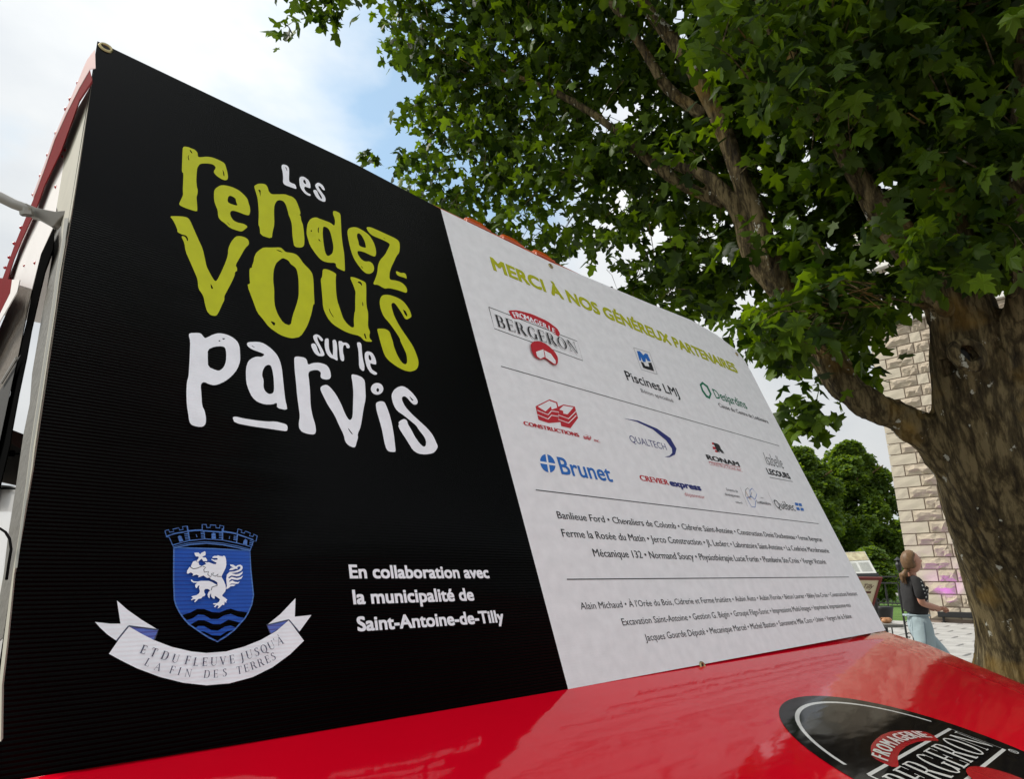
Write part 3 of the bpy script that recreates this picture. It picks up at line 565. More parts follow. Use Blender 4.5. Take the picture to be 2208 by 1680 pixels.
words(fl, 'Desjardins', (1464, 172), (1482, 232), (1700, 312), c='green', bold=0.006, **o8)
words(fl, 'Caisse du Centre de Lotbinière', (1497, 267), (1506, 294), (1842, 408), c='ink', **o8)
fl.build('partner_mark', banner, 'green hexagon mark and credit union name')
fl = Flat()
def emm(fx, fy, k):
    g = lambda pts: Y8([(fx + (x - 395) * k, fy + (y - 340) * k) for x, y in pts])
    fl.poly(g([(250,290),(345,243),(398,262),(405,293),(440,278),(518,292),(540,370),(488,440),(425,425),(420,398),(340,405),(270,382)]), c='red')
    fl.poly(g([(265,292),(343,252),(390,269),(397,300),(360,312),(355,290),(318,325)]), c='white')
    fl.poly(g([(412,312),(440,286),(508,298),(468,345),(440,340),(438,322)]), c='white')
    for d in (0, 30): fl.line(g([(262,318+d),(335,348+d),(358,322+d),(408,330+d),(405,350+d),(475,375+d),(528,322+d)]), 0.0022 * k, 'white')
emm(395, 340, 1.0); emm(603, 503, 0.19)
words(fl, 'CONSTRUCTIONS', (155, 380), (168, 412), (553, 510), c='red', bold=0.05, **o8)
words(fl, 'INC.', (648, 514), (652, 530), (692, 541), c='red', bold=0.02, **o8)
fl.build('partner_mark', banner, 'red stacked block mark of a builder')
fl = Flat()
words(fl, 'QUALTECH', (893, 492), (903, 537), (1147, 587), c='navy', bold=-0.006, **o8)
fl.poly(Y8([(850,372),(950,388),(1080,443),(1170,508),(1212,580),(1202,620),(1165,638),(1130,636),(1165,628),(1183,608),(1180,578),(1140,522),(1050,447),(940,395)]), c='navy')
fl.build('partner_mark', banner, 'dark blue swoosh mark')
fl = Flat()
for a, b, k, c in ((1462,545,18,'red'),(1468,575,20,'red'),(1482,597,16,'red')): fl.poly(Y8([(a-k/2,b-k/2),(a+k/2,b-k/2+4),(a+k/2+3,b+k/2),(a-k/2+3,b+k/2-3)]), c=c)
words(fl, 'R', (1482, 542), (1490, 600), (1540, 615), c='ink', bold=0.07, **o8)
words(fl, 'RONAM', (1412, 622), (1427, 660), (1645, 700), c='ink', bold=0.045, **o8)
fl.line(Y8([(1430, 668), (1648, 708)]), 0.0014, 'red')
words(fl, 'CONSTRUCTIONS INC', (1436, 676), (1442, 696), (1660, 734), c='red', bold=-0.012, **o8)
fl.build('partner_mark', banner, 'black and red letter R mark of a builder')
fl = Flat()
words(fl, 'Isabelle', (1800, 602), (1835, 695), (1950, 712), c='ink', bold=-0.01, shear=0.45, hk=0.9, **o8)
words(fl, 'LECOURS', (1826, 716), (1842, 757), (1993, 785), c='ink', bold=0.035, **o8)
fl.line(Y8([(1848, 775), (2005, 805)]), 0.0026, 'mid')
fl.build('partner_mark', banner, 'script name above bold black capitals')
fl = Flat()
ce = [(333 + 52 * math.cos(t) + 6 * math.sin(t), 680 + 8 * math.cos(t) + 62 * math.sin(t)) for t in np.linspace(0, 2 * math.pi, 33)[:-1]]
fl.poly(Y8(ce), c='blue'); fl.line(Y8([(280,672),(387,690)]), 0.0055, 'white'); fl.line(Y8([(322,614),(345,748)]), 0.0055, 'white')
words(fl, 'Brunet', (402, 635), (428, 752), (782, 810), c='blue', bold=0.012, **o8)
fl.build('partner_mark', banner, 'blue pharmacy name beside a round cross mark')
fl = Flat()
words(fl, 'CREVIER', (955, 755), (968, 797), (1166, 832), c='red', bold=0.04, **o8)
words(fl, 'express', (1166, 790), (1172, 834), (1385, 868), c='navy', bold=0.04, **o8)
words(fl, 'dépanneur', (1266, 878), (1272, 903), (1408, 922), c='red', bold=-0.012, **o8)
fl.build('partner_mark', banner, 'red and navy corner shop name')
fl = Flat()
for s_, a, b, c in (('Entente de', (1552, 848), (1556, 866), (1634, 880)), ('développement', (1540, 878), (1545, 897), (1648, 917)), ('culturel', (1614, 935), (1617, 950), (1664, 958))): words(fl, s_, a, b, c, c='grey', **o8)
fl.line(Y8([(1645,840),(1697,975)]), 0.0012, 'mid'); fl.line(Y8([(1832,870),(1892,1000)]), 0.0012, 'mid')
for lp, c in (([(1683,860),(1697,848),(1725,880),(1712,920),(1683,905),(1683,860)],'mid'),([(1712,865),(1728,850),(1760,890),(1748,925),(1715,905),(1712,865)],'sky'),([(1690,915),(1725,905),(1752,940),(1748,980),(1722,975),(1690,915)],'blue'),([(1683,870),(1700,905),(1722,930)],'orange')): fl.line(Y8(lp), 0.0020, c)
words(fl, 'en', (1785, 908), (1787, 918), (1806, 921), c='grey', **o8)
words(fl, 'Lotbinière', (1760, 930), (1764, 952), (1858, 968), c='grey', bold=0.01, **o8)
words(fl, 'Québec', (1884, 932), (1896, 988), (2026, 1004), c='ink', bold=-0.006, **o8)
for a, b in ((2018,948),(2043,952),(2028,980),(2056,984)): fl.poly(Y8([(a,b),(a+20,b+3),(a+25,b+22),(a+5,b+19)]), c='blue')
fl.build('partner_mark', banner, 'small grey and blue cultural agreement marks')
o9 = dict(off=(1950, 1780), sc=1.6985, c='ink', bold=0.010, res=2)
fl = Flat()
words(fl, 'Banlieue Ford • Chevaliers de Colomb • Cidrerie Saint-Antoine • Construction Denis Duchesneau • Ferme Bergeron', (192, 205), (205, 252), (1868, 388), **o9)
fl.build('lettering', banner, 'line of sponsor names'); fl = Flat()
words(fl, 'Ferme la Rosée du Matin • Jerco Construction • JL Leclerc • Laboratoire Saint-Antoine • La Confrérie Microbrasserie', (222, 318), (235, 368), (1912, 458), **o9)
fl.build('lettering', banner, 'line of sponsor names'); fl = Flat()
words(fl, 'Mécanique 132 • Normand Soucy • Physiothérapie Lucie Fortin • Plomberie Ste-Croix • Verger Victorin', (420, 440), (432, 490), (1893, 530), **o9)
fl.build('lettering', banner, 'line of sponsor names')
fl = Flat(); o9['bold'] = 0.002
words(fl, "Alain Michaud • À l'Orée du Bois, Cidrerie et Ferme fruitière • Aubin Auto • Aubin Floride • Béton Laurier • Bibby-Ste-Croix • Constructions Résistant", (348, 778), (350, 823), (2090, 728), **o9)
fl.build('lettering', banner, 'line of sponsor names'); fl = Flat()
words(fl, 'Excavation Saint-Antoine • Gestion G. Bégin • Groupe Filgo-Sonic • Impressions Multi-Images • Imprimerie Impressionne-moi', (602, 875), (612, 920), (2050, 803), **o9)
fl.build('lettering', banner, 'line of sponsor names'); fl = Flat()
words(fl, 'Jacques Gourde Député • Mecanique Marcel • Michel Bastien • Savonnerie Mlle Coco • Univin • Vergers de la Falaise', (747, 975), (757, 1020), (2055, 872), **o9)
fl.build('lettering', banner, 'line of sponsor names')

brass = simple('brass', (0.40, 0.33, 0.17), 0.35, 1.0)
hole_m = simple('dark_hole', (0.02, 0.02, 0.02), 0.9)
for gx, gy, r in ((228, 103, 0.0125), (1187, 574, 0.010), (1588, 764, 0.010), (1514, 1437, 0.010)):
    u, v = bp(gx, gy); mb = MB(); n = 24
    prof = [(0.55, .0004), (0.62, .0032), (0.85, .0034), (1.0, .0006)]
    vs = []; fs = []
    for i in range(n):
        a = 2 * math.pi * i / n
        for rr, h_ in prof: vs.append((u + r * rr * math.cos(a), v + r * rr * math.sin(a), h_))
    for i in range(n):
        for j in range(3):
            a = i * 4 + j; b = ((i + 1) % n) * 4 + j; fs.append((a, b, b + 1, a + 1))
    g = mesh_obj('grommet', vs, fs, brass, banner, smooth=True, label='brass grommet')
    mesh_obj('eyelet_hole', [(u + r * .55 * math.cos(2 * math.pi * i / n), v + r * .55 * math.sin(2 * math.pi * i / n), .0005) for i in range(n)], [tuple(range(n))], hole_m, g)
# ================================================================ GROUND
def ground_mat(name, c1, c2, scale, rough=0.9, bump=0.3, bs=40):
    m, n, b = new_mat(name)
    tcx = nodes(n, 'ShaderNodeTexCoord')
    a = nodes(n, 'ShaderNodeTexNoise', i_Scale=scale, i_Detail=9, i_Roughness=0.6); n.links.new(tcx.outputs['Object'], a.inputs['Vector'])
    r = nodes(n, 'ShaderNodeValToRGB'); r.color_ramp.elements[0].position = .35; r.color_ramp.elements[1].position = .65
    r.color_ramp.elements[0].color = c1 + (1,); r.color_ramp.elements[1].color = c2 + (1,)
    n.links.new(a.outputs['Fac'], r.inputs[0]); n.links.new(r.outputs[0], b.inputs['Base Color']); b.inputs['Roughness'].default_value = rough
    nb = nodes(n, 'ShaderNodeTexNoise', i_Scale=bs, i_Detail=6); n.links.new(tcx.outputs['Object'], nb.inputs['Vector'])
    bu = nodes(n, 'ShaderNodeBump', i_Strength=bump, i_Distance=0.03); n.links.new(nb.outputs['Fac'], bu.inputs['Height']); n.links.new(bu.outputs[0], b.inputs['Normal'])
    return m
asphalt = ground_mat('pale_gravel', (0.20, 0.19, 0.175), (0.30, 0.29, 0.27), 3)
lawn_m = ground_mat('lawn', (0.06, 0.14, 0.015), (0.12, 0.23, 0.03), 1.2, bump=1.0, bs=90)
gv = [(-900, -900, 0), (900, -900, 0), (900, 900, 0), (-900, 900, 0)]
props(mesh_obj('ground', gv, [(0, 1, 2, 3)], asphalt), kind='structure')

# church front: the wall runs parallel to the truck
COR = ground_at(1978, 1341.5)
TE, TN = Fd.copy(), -Hd                                  # along the wall (towards the viewer), out of the wall
def tw(s, d, z): return COR + TE * s + TN * d + Vector((0, 0, z))
z1 = (lambda r: (r * ((COR - CAM).dot(Vector((0, 1, 0))) / r.y)).z)(ray(1951, 1185))
z2 = (lambda r: (r * ((COR - CAM).dot(Vector((0, 1, 0))) / r.y)).z)(ray(1951, 1159.8))
COURSE = abs(z2 - z1)
print('tower corner', COR, 'course', COURSE)
slab_m = ground_mat('paving_stone', (0.30, 0.29, 0.275), (0.42, 0.41, 0.39), 2.0, bump=0.5, bs=25)
joint_m = ground_mat('joint_sand', (0.16, 0.15, 0.13), (0.2, 0.19, 0.17), 8)
mb = MB(); q = [tw(-3, 0.3, 0.004), tw(18, 0.3, 0.004), tw(18, 15.5, 0.004), tw(-3, 15.5, 0.004)]
forec = mesh_obj('pavement', q, [(0, 1, 2, 3)], joint_m); props(forec, kind='structure'); WM[forec] = Matrix.Identity(4)
slab_w, slab_l = 0.62, 1.05
base = MB(); base.box((0, 0, 0.02), (1, 1, 0.04)); 
nsl = 0; far = MB(); rr = random.Random(3); smesh = []
for k in range(4):
    v = [(-.5, -.5, 0), (.5, -.5, 0), (.5, .5, 0), (-.5, .5, 0), (-.48, -.47, .03), (.48, -.47, .03), (.48, .47, .03), (-.48, .47, .03), (0, 0, .03 + .003 * k)]
    v = [(x * (slab_l - .03), y * (slab_w - .03), z + (0 if i < 4 else rr.uniform(-.003, .003))) for i, (x, y, z) in enumerate(v)]
    me = bpy.data.meshes.new('paving_slab'); me.from_pydata(v, [], [(0, 1, 5, 4), (1, 2, 6, 5), (2, 3, 7, 6), (3, 0, 4, 7), (4, 5, 8), (5, 6, 8), (6, 7, 8), (7, 4, 8)]); me.materials.append(slab_m); smesh.append(me)
for j in range(24):
    for i in range(17):
        s_ = -2.4 + i * slab_l + (slab_l / 2 if j % 2 else 0); d_ = 0.7 + j * slab_w
        p = tw(s_, d_, 0.004)
        # keep to the part that lies in the picture behind the hood
        rel = p - CAM; depth = rel.y * math.cos(PITCH) + rel.z * math.sin(PITCH)
        px = 1104 + 1375 * rel.x / depth
        if 1850 < px < 2215 and nsl < 280:
            o = bpy.data.objects.new('paving_slab', smesh[rr.randrange(4)]); col.objects.link(o); o.parent = forec
            o.location = p; o.rotation_euler = (0, 0, math.atan2(TE.y, TE.x)); nsl += 1
        else:
            far.box(p + Vector((0, 0, .014)), (slab_l - .03, slab_w - .03, .03), (TE, TN, Vector((0, 0, 1))))
far.build('paving_slabs', slab_m, forec, kind='stuff')
# lawn behind the railing
q = [at(1700, 1300, 9).xy, at(1960, 1300, 9).xy, at(1975, 1300, 45).xy, at(1100, 1300, 60).xy]
lw = mesh_obj('lawn', [(p[0], p[1], 0.012) for p in q], [(0, 1, 2, 3)], lawn_m); props(lw, kind='structure')

# ================================================================ CHURCH TOWER
stone_smooth = simple('stone_dressed', (0.45, 0.40, 0.31), 0.85, var=0.10, scale=1.2, bump=0.25, bscale=20, dirt=(0.52, 0.46, 0.37))
stone_rough = simple('stone_rough', (0.33, 0.285, 0.215), 0.9, var=0.18, scale=3, bump=0.6, bscale=9, dirt=(0.44, 0.37, 0.29))
mortar = simple('mortar', (0.27, 0.205, 0.165), 0.95, bump=0.2)
white_paint = simple('white_trim', (0.72, 0.71, 0.67), 0.6)
tower = thing('stone_tower', 'tall church tower of pale blocks behind the maple trunk', 'tower', loc=COR, rz=math.atan2(TE.y, TE.x))
# local frame: x along the wall, y out of it is +? (TN = rotate TE by -90 or +90)
SGN = 1 if Vector((-TE.y, TE.x, 0)).dot(TN) > 0 else -1
TL, TH = 9.0, 40 * COURSE
mb = MB(); mb.box((TL / 2 + .03, -SGN * 2.44, TH / 2), (TL - .06, 5.0, TH)); mb.build('wall', mortar, tower, world=False)
def stone(L_, H_, rough, seed):
    r = random.Random(seed); nx, nz_ = (6, 4) if rough else (2, 2); v = []; f = []
    for j in range(nz_ + 1):
        for i in range(nx + 1):
            e = i in (0, nx) or j in (0, nz_)
            y = 0.105 if not e else (0.085 if rough else 0.09)
            if rough and not e:
                y = 0.115 + r.uniform(-.035, .05) + (0.035 if j == nz_ // 2 else 0)
            x = i / nx; z = j / nz_
            if e is False and rough: x += r.uniform(-.05, .05); z += r.uniform(-.06, .06)
            elif not rough: x = [.0, .5, 1][i]; z = [0, .5, 1][j]
            ex = 0.016
            v.append((ex + x * (L_ - 2 * ex), SGN * y, ex + z * (H_ - 2 * ex)))
    W_ = nx + 1
    for j in range(nz_):
        for i in range(nx):
            a = j * W_ + i
            if rough: f += [(a, a + 1, a + W_ + 1), (a, a + W_ + 1, a + W_)] if r.random() < .5 else [(a, a + 1, a + W_), (a + 1, a + W_ + 1, a + W_)]
            else: f.append((a, a + 1, a + W_ + 1, a + W_))
    border = [i for i in range(W_)] + [j * W_ + nx for j in range(1, nz_ + 1)] + [nz_ * W_ + i for i in range(nx - 1, -1, -1)] + [j * W_ for j in range(nz_ - 1, 0, -1)]
    b0 = len(v); v += [(v[i][0], 0, v[i][2]) for i in border]; n = len(border)
    for k in range(n): f.append((border[k], b0 + k, b0 + (k + 1) % n, border[(k + 1) % n]))
    me = bpy.data.meshes.new('stone'); me.from_pydata(v, [], f); me.materials.append(stone_rough if rough else stone_smooth); bm_fix(me)
    return me
SM = {}
def stone_mesh(L_, rough, k):
    key = (round(L_, 2), rough, k)
    if key not in SM: SM[key] = stone(L_, COURSE, rough, hash(key) % 1000)
    return SM[key]
long_q, short_q = 1.02 * COURSE * 2.15, 1.02 * COURSE * 1.08
rr = random.Random(11); count = 0; rest = MB()
rows = []
for c in range(-1, 40):
    z = c * COURSE + 0.10
    x = 0; seq = []
    if c % 2 == 0: seq = [(short_q, False), (long_q * 1.02, True)]
    else: seq = [(long_q, False), (short_q * 1.25, True)]
    pat = [(short_q * .85, False), (long_q, True), (long_q * .9, True)] if c % 2 == 0 else [(short_q * 1.1, True), (long_q * .9, True), (long_q * .7, False)]
    for L_, rg in seq + (pat * 4):
        if x + L_ > TL: break
        if x + L_ > 0.3 * 0: rows.append((c, z, x, L_, rg))
        x += L_
def show(c, x): return (c < 26 and x < 6.2)
for (c, z, x, L_, rg) in rows:
    if z < 0.0: z = 0.0
    if c < 0: continue
    me = stone_mesh(L_, rg, rr.randrange(4))
    if count < 298 and show(c, x):
        o = bpy.data.objects.new('stone', me); col.objects.link(o); o.parent = tower; o.location = (x, 0.0, z); count += 1
    else:
        rest.add([Vector(v.co) + Vector((x, 0, z)) for v in me.vertices], [tuple(p.vertices) for p in me.polygons], 1 if rg else 0)
rest.build('stones', [stone_smooth, stone_rough], tower, world=False, kind='stuff')
# moulded cornice bands near the top, seen between the leaves
mb = MB()
for k in range(9): mb.box((TL / 2, SGN * (.10 + .045 * (k % 3)), 9.6 * 1 + k * .42), (TL + .4, .30 + .05 * (k % 2), .20))
mb.build('cornice', white_paint, tower, world=False)
# stage lamp on the paving that throws purple light up the wall
blackp = simple('black_paint', (0.012, 0.012, 0.013), 0.4)
LP = ground_at(2070, 1346) + TN * 0.05
lamp = thing('floodlight', 'low black bar floodlight lying on the paving at the foot of the tower', 'floodlight', loc=(LP.x, LP.y, 0.034))
mb = MB(); ax = (TE, TN, Vector((0, 0, 1))); c0 = Vector((LP.x, LP.y, .034))
mb.box(c0 + Vector((0, 0, .22)), (1.0, .14, .16), ax); bevel(mb.build('housing', blackp, lamp), .012)
for s_ in (-.38, .38):
    mb = MB(); mb.box(c0 + TE * s_ + Vector((0, 0, .07)), (.05, .05, .14), ax); mb.box(c0 + TE * s_ + Vector((0, 0, .01)), (.07, .30, .02), ax); mb.build('foot', blackp, lamp)
mb = MB(); mb.tube([c0 + TE * .5 + Vector((0, 0, .2)), c0 + TE * .75 + Vector((0, 0, .02)), c0 + TE * 1.5 + TN * .2 + Vector((0, 0, .012))], .012, 6); mb.build('cable', blackp, lamp)
for s_ in (-.2, 1.4):
    ld = bpy.data.lights.new('purple_lamp', 'SPOT'); ld.energy = 26; ld.color = (0.62, 0.10, 1.0); ld.spot_size = R(80); ld.spot_blend = .6; ld.shadow_soft_size = .1
    lo = bpy.data.objects.new('purple_lamp', ld); col.objects.link(lo)
    lp_ = tw((c0 - COR).dot(TE) + s_, .55, .32); lo.location = lp_
    lo.rotation_euler = (lp_ - tw((c0 - COR).dot(TE) + s_ + .2, .0, 3.2)).to_track_quat('Z', 'Y').to_euler()
# ================================================================ TRUCK
def paint(name, c, rough=0.12, bump=0.0, coat=0.5, spec=.5, scale=3.0, aniso=(1, 1, 1), var=0.04):
    m, n, b = new_mat(name)
    tcx = nodes(n, 'ShaderNodeTexCoord')
    nzx = nodes(n, 'ShaderNodeTexNoise', i_Scale=14, i_Detail=7); n.links.new(tcx.outputs['Object'], nzx.inputs['Vector'])
    mx = nodes(n, 'ShaderNodeMixRGB'); mx.inputs[1].default_value = tuple(x * (1 - var) for x in c) + (1,); mx.inputs[2].default_value = tuple(x * (1 + var) for x in c) + (1,)
    n.links.new(nzx.outputs['Fac'], mx.inputs[0]); n.links.new(mx.outputs[0], b.inputs['Base Color'])
    b.inputs['Roughness'].default_value = rough; b.inputs['Coat Weight'].default_value = coat; b.inputs['Specular IOR Level'].default_value = spec; b.inputs['Coat Roughness'].default_value = 0.04
    if bump:
        mpp = nodes(n, 'ShaderNodeMapping'); mpp.inputs['Scale'].default_value = aniso; rot_ = nodes(n, 'ShaderNodeMapping'); rot_.inputs['Rotation'].default_value = (0, 0, -math.atan2(Hd.y, Hd.x))
        n.links.new(tcx.outputs['Object'], rot_.inputs['Vector']); n.links.new(rot_.outputs[0], mpp.inputs['Vector'])
        nb = nodes(n, 'ShaderNodeTexNoise', i_Scale=scale, i_Detail=2.5, i_Roughness=.55); n.links.new(mpp.outputs[0], nb.inputs['Vector'])
        bu = nodes(n, 'ShaderNodeBump', i_Strength=1.0, i_Distance=bump); n.links.new(nb.outputs['Fac'], bu.inputs['Height']); n.links.new(bu.outputs[0], b.inputs['Normal']); n.links.new(bu.outputs[0], b.inputs['Coat Normal'])
    return m
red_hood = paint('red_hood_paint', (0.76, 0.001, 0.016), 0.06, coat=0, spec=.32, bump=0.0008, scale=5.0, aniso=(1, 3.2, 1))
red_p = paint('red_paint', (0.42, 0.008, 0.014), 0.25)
red_old = paint('weathered_red', (0.55, 0.11, 0.055), 0.4, var=.2)
white_p = paint('white_paint', (0.74, 0.72, 0.70), 0.3, var=.05)
cream = simple('cream_pillar', (0.42, 0.40, 0.33), 0.8, var=.15, scale=25)
greyp = simple('grey_pillar', (0.13, 0.12, 0.10), 0.55, var=.2, scale=20, bump=.2)
darkr = simple('rubber_seal', (0.006, 0.006, 0.006), 1.0, spec=.0)
chip = simple('chipped_edge', (0.5, 0.5, 0.45), 0.7, var=.5, scale=160, dirt=(0.12, 0.12, 0.11))
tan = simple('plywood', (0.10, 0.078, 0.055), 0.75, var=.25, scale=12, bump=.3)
glass_d = simple('dark_glass', (0.01, 0.012, 0.013), 0.05)
steel = simple('worn_steel', (0.30, 0.285, 0.26), 0.42, 0.7, var=.15, scale=20)
rust = simple('rust', (0.12, 0.04, 0.03), 0.8)
Tb = HB + Hd * 0.25
truck = thing('food_truck', 'old red and white snack truck seen from its front corner under the banner', 'truck', loc=(Tb.x, Tb.y, 0))

# ---- hood
def amax(f):
    if f < 0.10: return 2.622
    if f < 0.40: return 2.622 - (f - .10) * 0.66
    return 2.424 - (f - .4) * .45 - max(0, f - .75) ** 2 * 1.8
def amin(f): return 2.74 - amax(f)
def hood_pt(a, f, w): return HOOD_M @ Vector((a, -f, w))
rowsF = [-0.03, 0, .03, .07, .10, .14] + [.18 + .06 * i for i in range(13)] + [.93, .96, .985, 1.0, 1.01]
rf = 0.05
def cols(f):
    a0, a1 = amin(max(f, 0)), amax(max(f, 0)); out_ = []
    drop = 0.0
    if f > .94: t = min(1, (f - .94) / .07); drop = rf * (1 - math.sqrt(max(0, 1 - t * t)))
    for side in (0,):
        pass
    lst = [(a0, -rf - .38), (a0, -rf)]
    for k in (1, 2, 3, 4):
        th = math.pi / 2 * k / 5; lst.append((a0 + rf * (1 - math.cos(th)), -rf * (1 - math.sin(th))))
    for k in range(9): lst.append((a0 + rf + (a1 - a0 - 2 * rf) * k / 8, 0))
    for k in (4, 3, 2, 1):
        th = math.pi / 2 * k / 5; lst.append((a1 - rf * (1 - math.cos(th)), -rf * (1 - math.sin(th))))
    lst += [(a1, -rf), (a1, -rf - .38)]
    res = []
    for i, (a, w) in enumerate(lst):
        p = hood_pt(a, f, 0)
        if i in (0, len(lst) - 1): p = p + Vector((0, 0, -rf - .38 + .26 * max(0, f)))
        else: p = p + HN * (w - drop)
        res.append(p)
    return res
v = []; f_ = []
for f in rowsF: v += cols(f)
nc = len(cols(0))
for i in range(len(rowsF) - 1):
    for j in range(nc - 1): a = i * nc + j; f_.append((a, a + 1, a + nc + 1, a + nc))
last = (len(rowsF) - 1) * nc; b0 = len(v)
for j in range(nc): p = v[last + j].copy(); p.z = 0.62; v.append(p)
for j in range(nc - 1): f_.append((last + j, last + j + 1, b0 + j + 1, b0 + j))
hood = mesh_obj('hood', v, f_, red_hood, truck, True, True, label='glossy red sloping hood'); bm_fix(hood.data)
hood.data.polygons.foreach_set('use_smooth', [True] * len(hood.data.polygons))
# emblem, flat print on the hood
hb_black = paint('sticker_black', (0.004, 0.004, 0.005), 0.07, coat=0, spec=.12, bump=0.0008, scale=5.0, aniso=(1, 3.2, 1)); hb_white = paint('sticker_white', (0.78, 0.76, 0.72), 0.25); hb_red = paint('sticker_red', (0.46, 0.004, 0.012), 0.2)
HM = {'black': hb_black, 'white': hb_white, 'red': hb_red}
EC = (1.378, -0.447)
def eflat(): return Flat(conv=hp, w=0.0008)
def ebuild(fl, label):
    used = sorted(set(fl.m)); fl.v = [HOOD_M @ Vector(p) for p in fl.v]
    o = mesh_obj('emblem', fl.v, fl.f, [HM[PN[i]] for i in used], hood, True, False, [used.index(i) for i in fl.m], label=label)
    o.data.validate(); return o
WM[hood] = WM[truck]
fl = eflat()
fl.poly([(EC[0] + .274 * math.cos(t), EC[1] + .262 * math.sin(t)) for t in np.linspace(0, 2 * math.pi, 73)[:-1]], c='black', raw=True)
for a0, a1 in ((20, 160), (200, 340)): fl.line([(EC[0] + .242 * math.cos(R(a)), EC[1] + .231 * math.sin(R(a))) for a in np.linspace(a0, a1, 50)], 0.0075, 'white', raw=True)
bx0, bx1, by0, by1 = 1.152, 1.604, -0.488, -0.401
fl.line([(bx0, by1), (bx1, by1), (bx1, by0), (bx0, by0), (bx0, by1)], 0.0060, 'white', raw=True)
EX = cr_((2500, 2300), 1.701)
arch = [(1240,830),(1243,795),(1270,760),(1310,730),(1370,708),(1450,702),(1530,703),(1590,712),(1640,735),(1675,770),(1600,768),(1540,773),(1470,798),(1425,835),(1410,870),(1418,938),(1370,932),(1290,895),(1252,870)]
fl.poly(EX(soft(arch, .15)), c='red')
serif_word(fl, 'BERGERON', 1.168, -0.474, 1.592, 0.060, 'white', gap=.07)
L10 = [(1298, 880), (1308, 850), (1325, 822), (1352, 795), (1388, 772), (1424, 757), (1462, 747), (1500, 741), (1535, 738), (1573, 740)]
HPt = [hp(*EX([p])[0]) for p in L10]
for i, ch in enumerate('FROMAGERIE'):
    a, b = HPt[max(i - 1, 0)], HPt[min(i + 1, 9)]
    glyph(fl, ch, HPt[i][0], HPt[i][1], 0.024, math.atan2(b[1] - a[1], b[0] - a[0]), 'white', 0.05)
fl.poly([(1.378 + .066 * math.cos(t), -.535 + .057 * math.sin(t)) for t in np.linspace(0, 2 * math.pi, 41)[:-1]], c='red', raw=True)
fl.poly([(1.328, -.545), (1.372, -.535), (1.372, -.572), (1.338, -.578)], c='white', raw=True); fl.poly([(1.384, -.535), (1.428, -.545), (1.418, -.578), (1.384, -.572)], c='white', raw=True)
fl.line([(1.597 + .009 * math.cos(t), -.503 + .007 * math.sin(t)) for t in np.linspace(0, 2 * math.pi, 17)], 0.002, 'white', raw=True)
glyph(fl, 'R', 1.597, -.503, 0.008, 0, 'white', 0.02)
ebuild(fl, 'round black cheese maker emblem with white serif name on the hood')

# ---- nose below the hood, grille, lamps, wheels
up = Vector((0, 0, 1))
def fr(a, f, z): return HO + Hd * a - HBd.normalized() * 0 + Fd * f + Vector((0, 0, z - HO.z))
mb = MB(); mb.box(fr(1.37, .93, .58), (1.7, .08, .34), (Hd, Fd, up)); bevel(mb.build('bumper', steel, truck), .02)
mb = MB(); mb.box(fr(1.37, .45, .72), (2.1, .86, .28), (Hd, Fd, up)); mb.build('nose', red_p, truck)
for a in (.62, 2.12):
    mb = MB(); mb.tube([fr(a, .95, .82), fr(a, 1.02, .82)], [.10, .09], 20); mb.build('headlight', simple('lamp_glass', (.7, .7, .7), .1), truck)
for a in (.28, 2.46):
    for f in (.35,):
        mb = MB(); mb.tube([fr(a - .11, f, .40), fr(a + .11, f, .40)], .40, 28)
        w_ = bevel(mb.build('wheel', darkr, truck), .03); WM[w_] = WM[truck]
        mb = MB(); mb.tube([fr(a - .118, f, .40), fr(a + .118, f, .40)], .22, 24); mb.build('rim', steel, w_)

# ---- cab behind the banner
def bl(u, v, w): return BANNER_M @ Vector((u, v, w))
mb = MB(); mb.slab([bl(.14, .10, -.03), bl(2.50, .10, -.03), bl(2.50, 1.26, -.03), bl(.14, 1.26, -.03)], Nd * -.02); mb.build('windscreen', glass_d, truck)
mb = MB(); mb.slab([bl(.115, 1.235, -.004), bl(2.30, 1.235, -.004), bl(2.34, 1.318, -.004), bl(2.2, 1.327, -.004), bl(1.9, 1.3295, -.004), bl(.5, 1.329, -.004), bl(.115, 1.322, -.004)], Nd * -.05)
vis = bevel(mb.build('visor', red_old, truck), .006); WM[vis] = WM[truck]
amber = simple('amber_lens', (0.62, 0.10, 0.008), 0.25); amber.node_tree.nodes['Principled BSDF'].inputs['Transmission Weight'].default_value = .25
for (x0, y0), (x1, y1) in (((1009.6, 480), (1061, 505)), ((1088.6, 518), (1134.7, 544)), ((1159.7, 552), (1200.5, 573))):
    ua = bp(x0, y0)[0]; ub = bp(x1, y1)[0]; L_ = (ub - ua) / 2; cx_ = (ua + ub) / 2
    vs = []; fs = []
    nu, nv = 14, 8
    for i in range(nu + 1):
        x = -1 + 2 * i / nu; h_ = (1 - abs(x) ** 3.2) ** .5 * .041
        for j in range(nv + 1):
            th = math.pi * j / nv; vs.append(bl(cx_ + x * L_, 1.326 + h_ * math.sin(th), -.021 - .019 * math.cos(th)))
    for i in range(nu):
        for j in range(nv): a = i * (nv + 1) + j; fs.append((a, a + 1, a + nv + 2, a + nv + 1))
    o = mesh_obj('marker_light', vs, fs, amber, vis, True, True, label='amber marker light'); bm_fix(o.data)
    mb = MB(); mb.slab([bl(cx_ - L_ * 1.04, 1.322, -.001), bl(cx_ + L_ * 1.04, 1.322, -.001), bl(cx_ + L_, 1.331, -.001), bl(cx_ - L_, 1.331, -.001)], Nd * -.06); mb.build('lamp_base', red_old, vis)
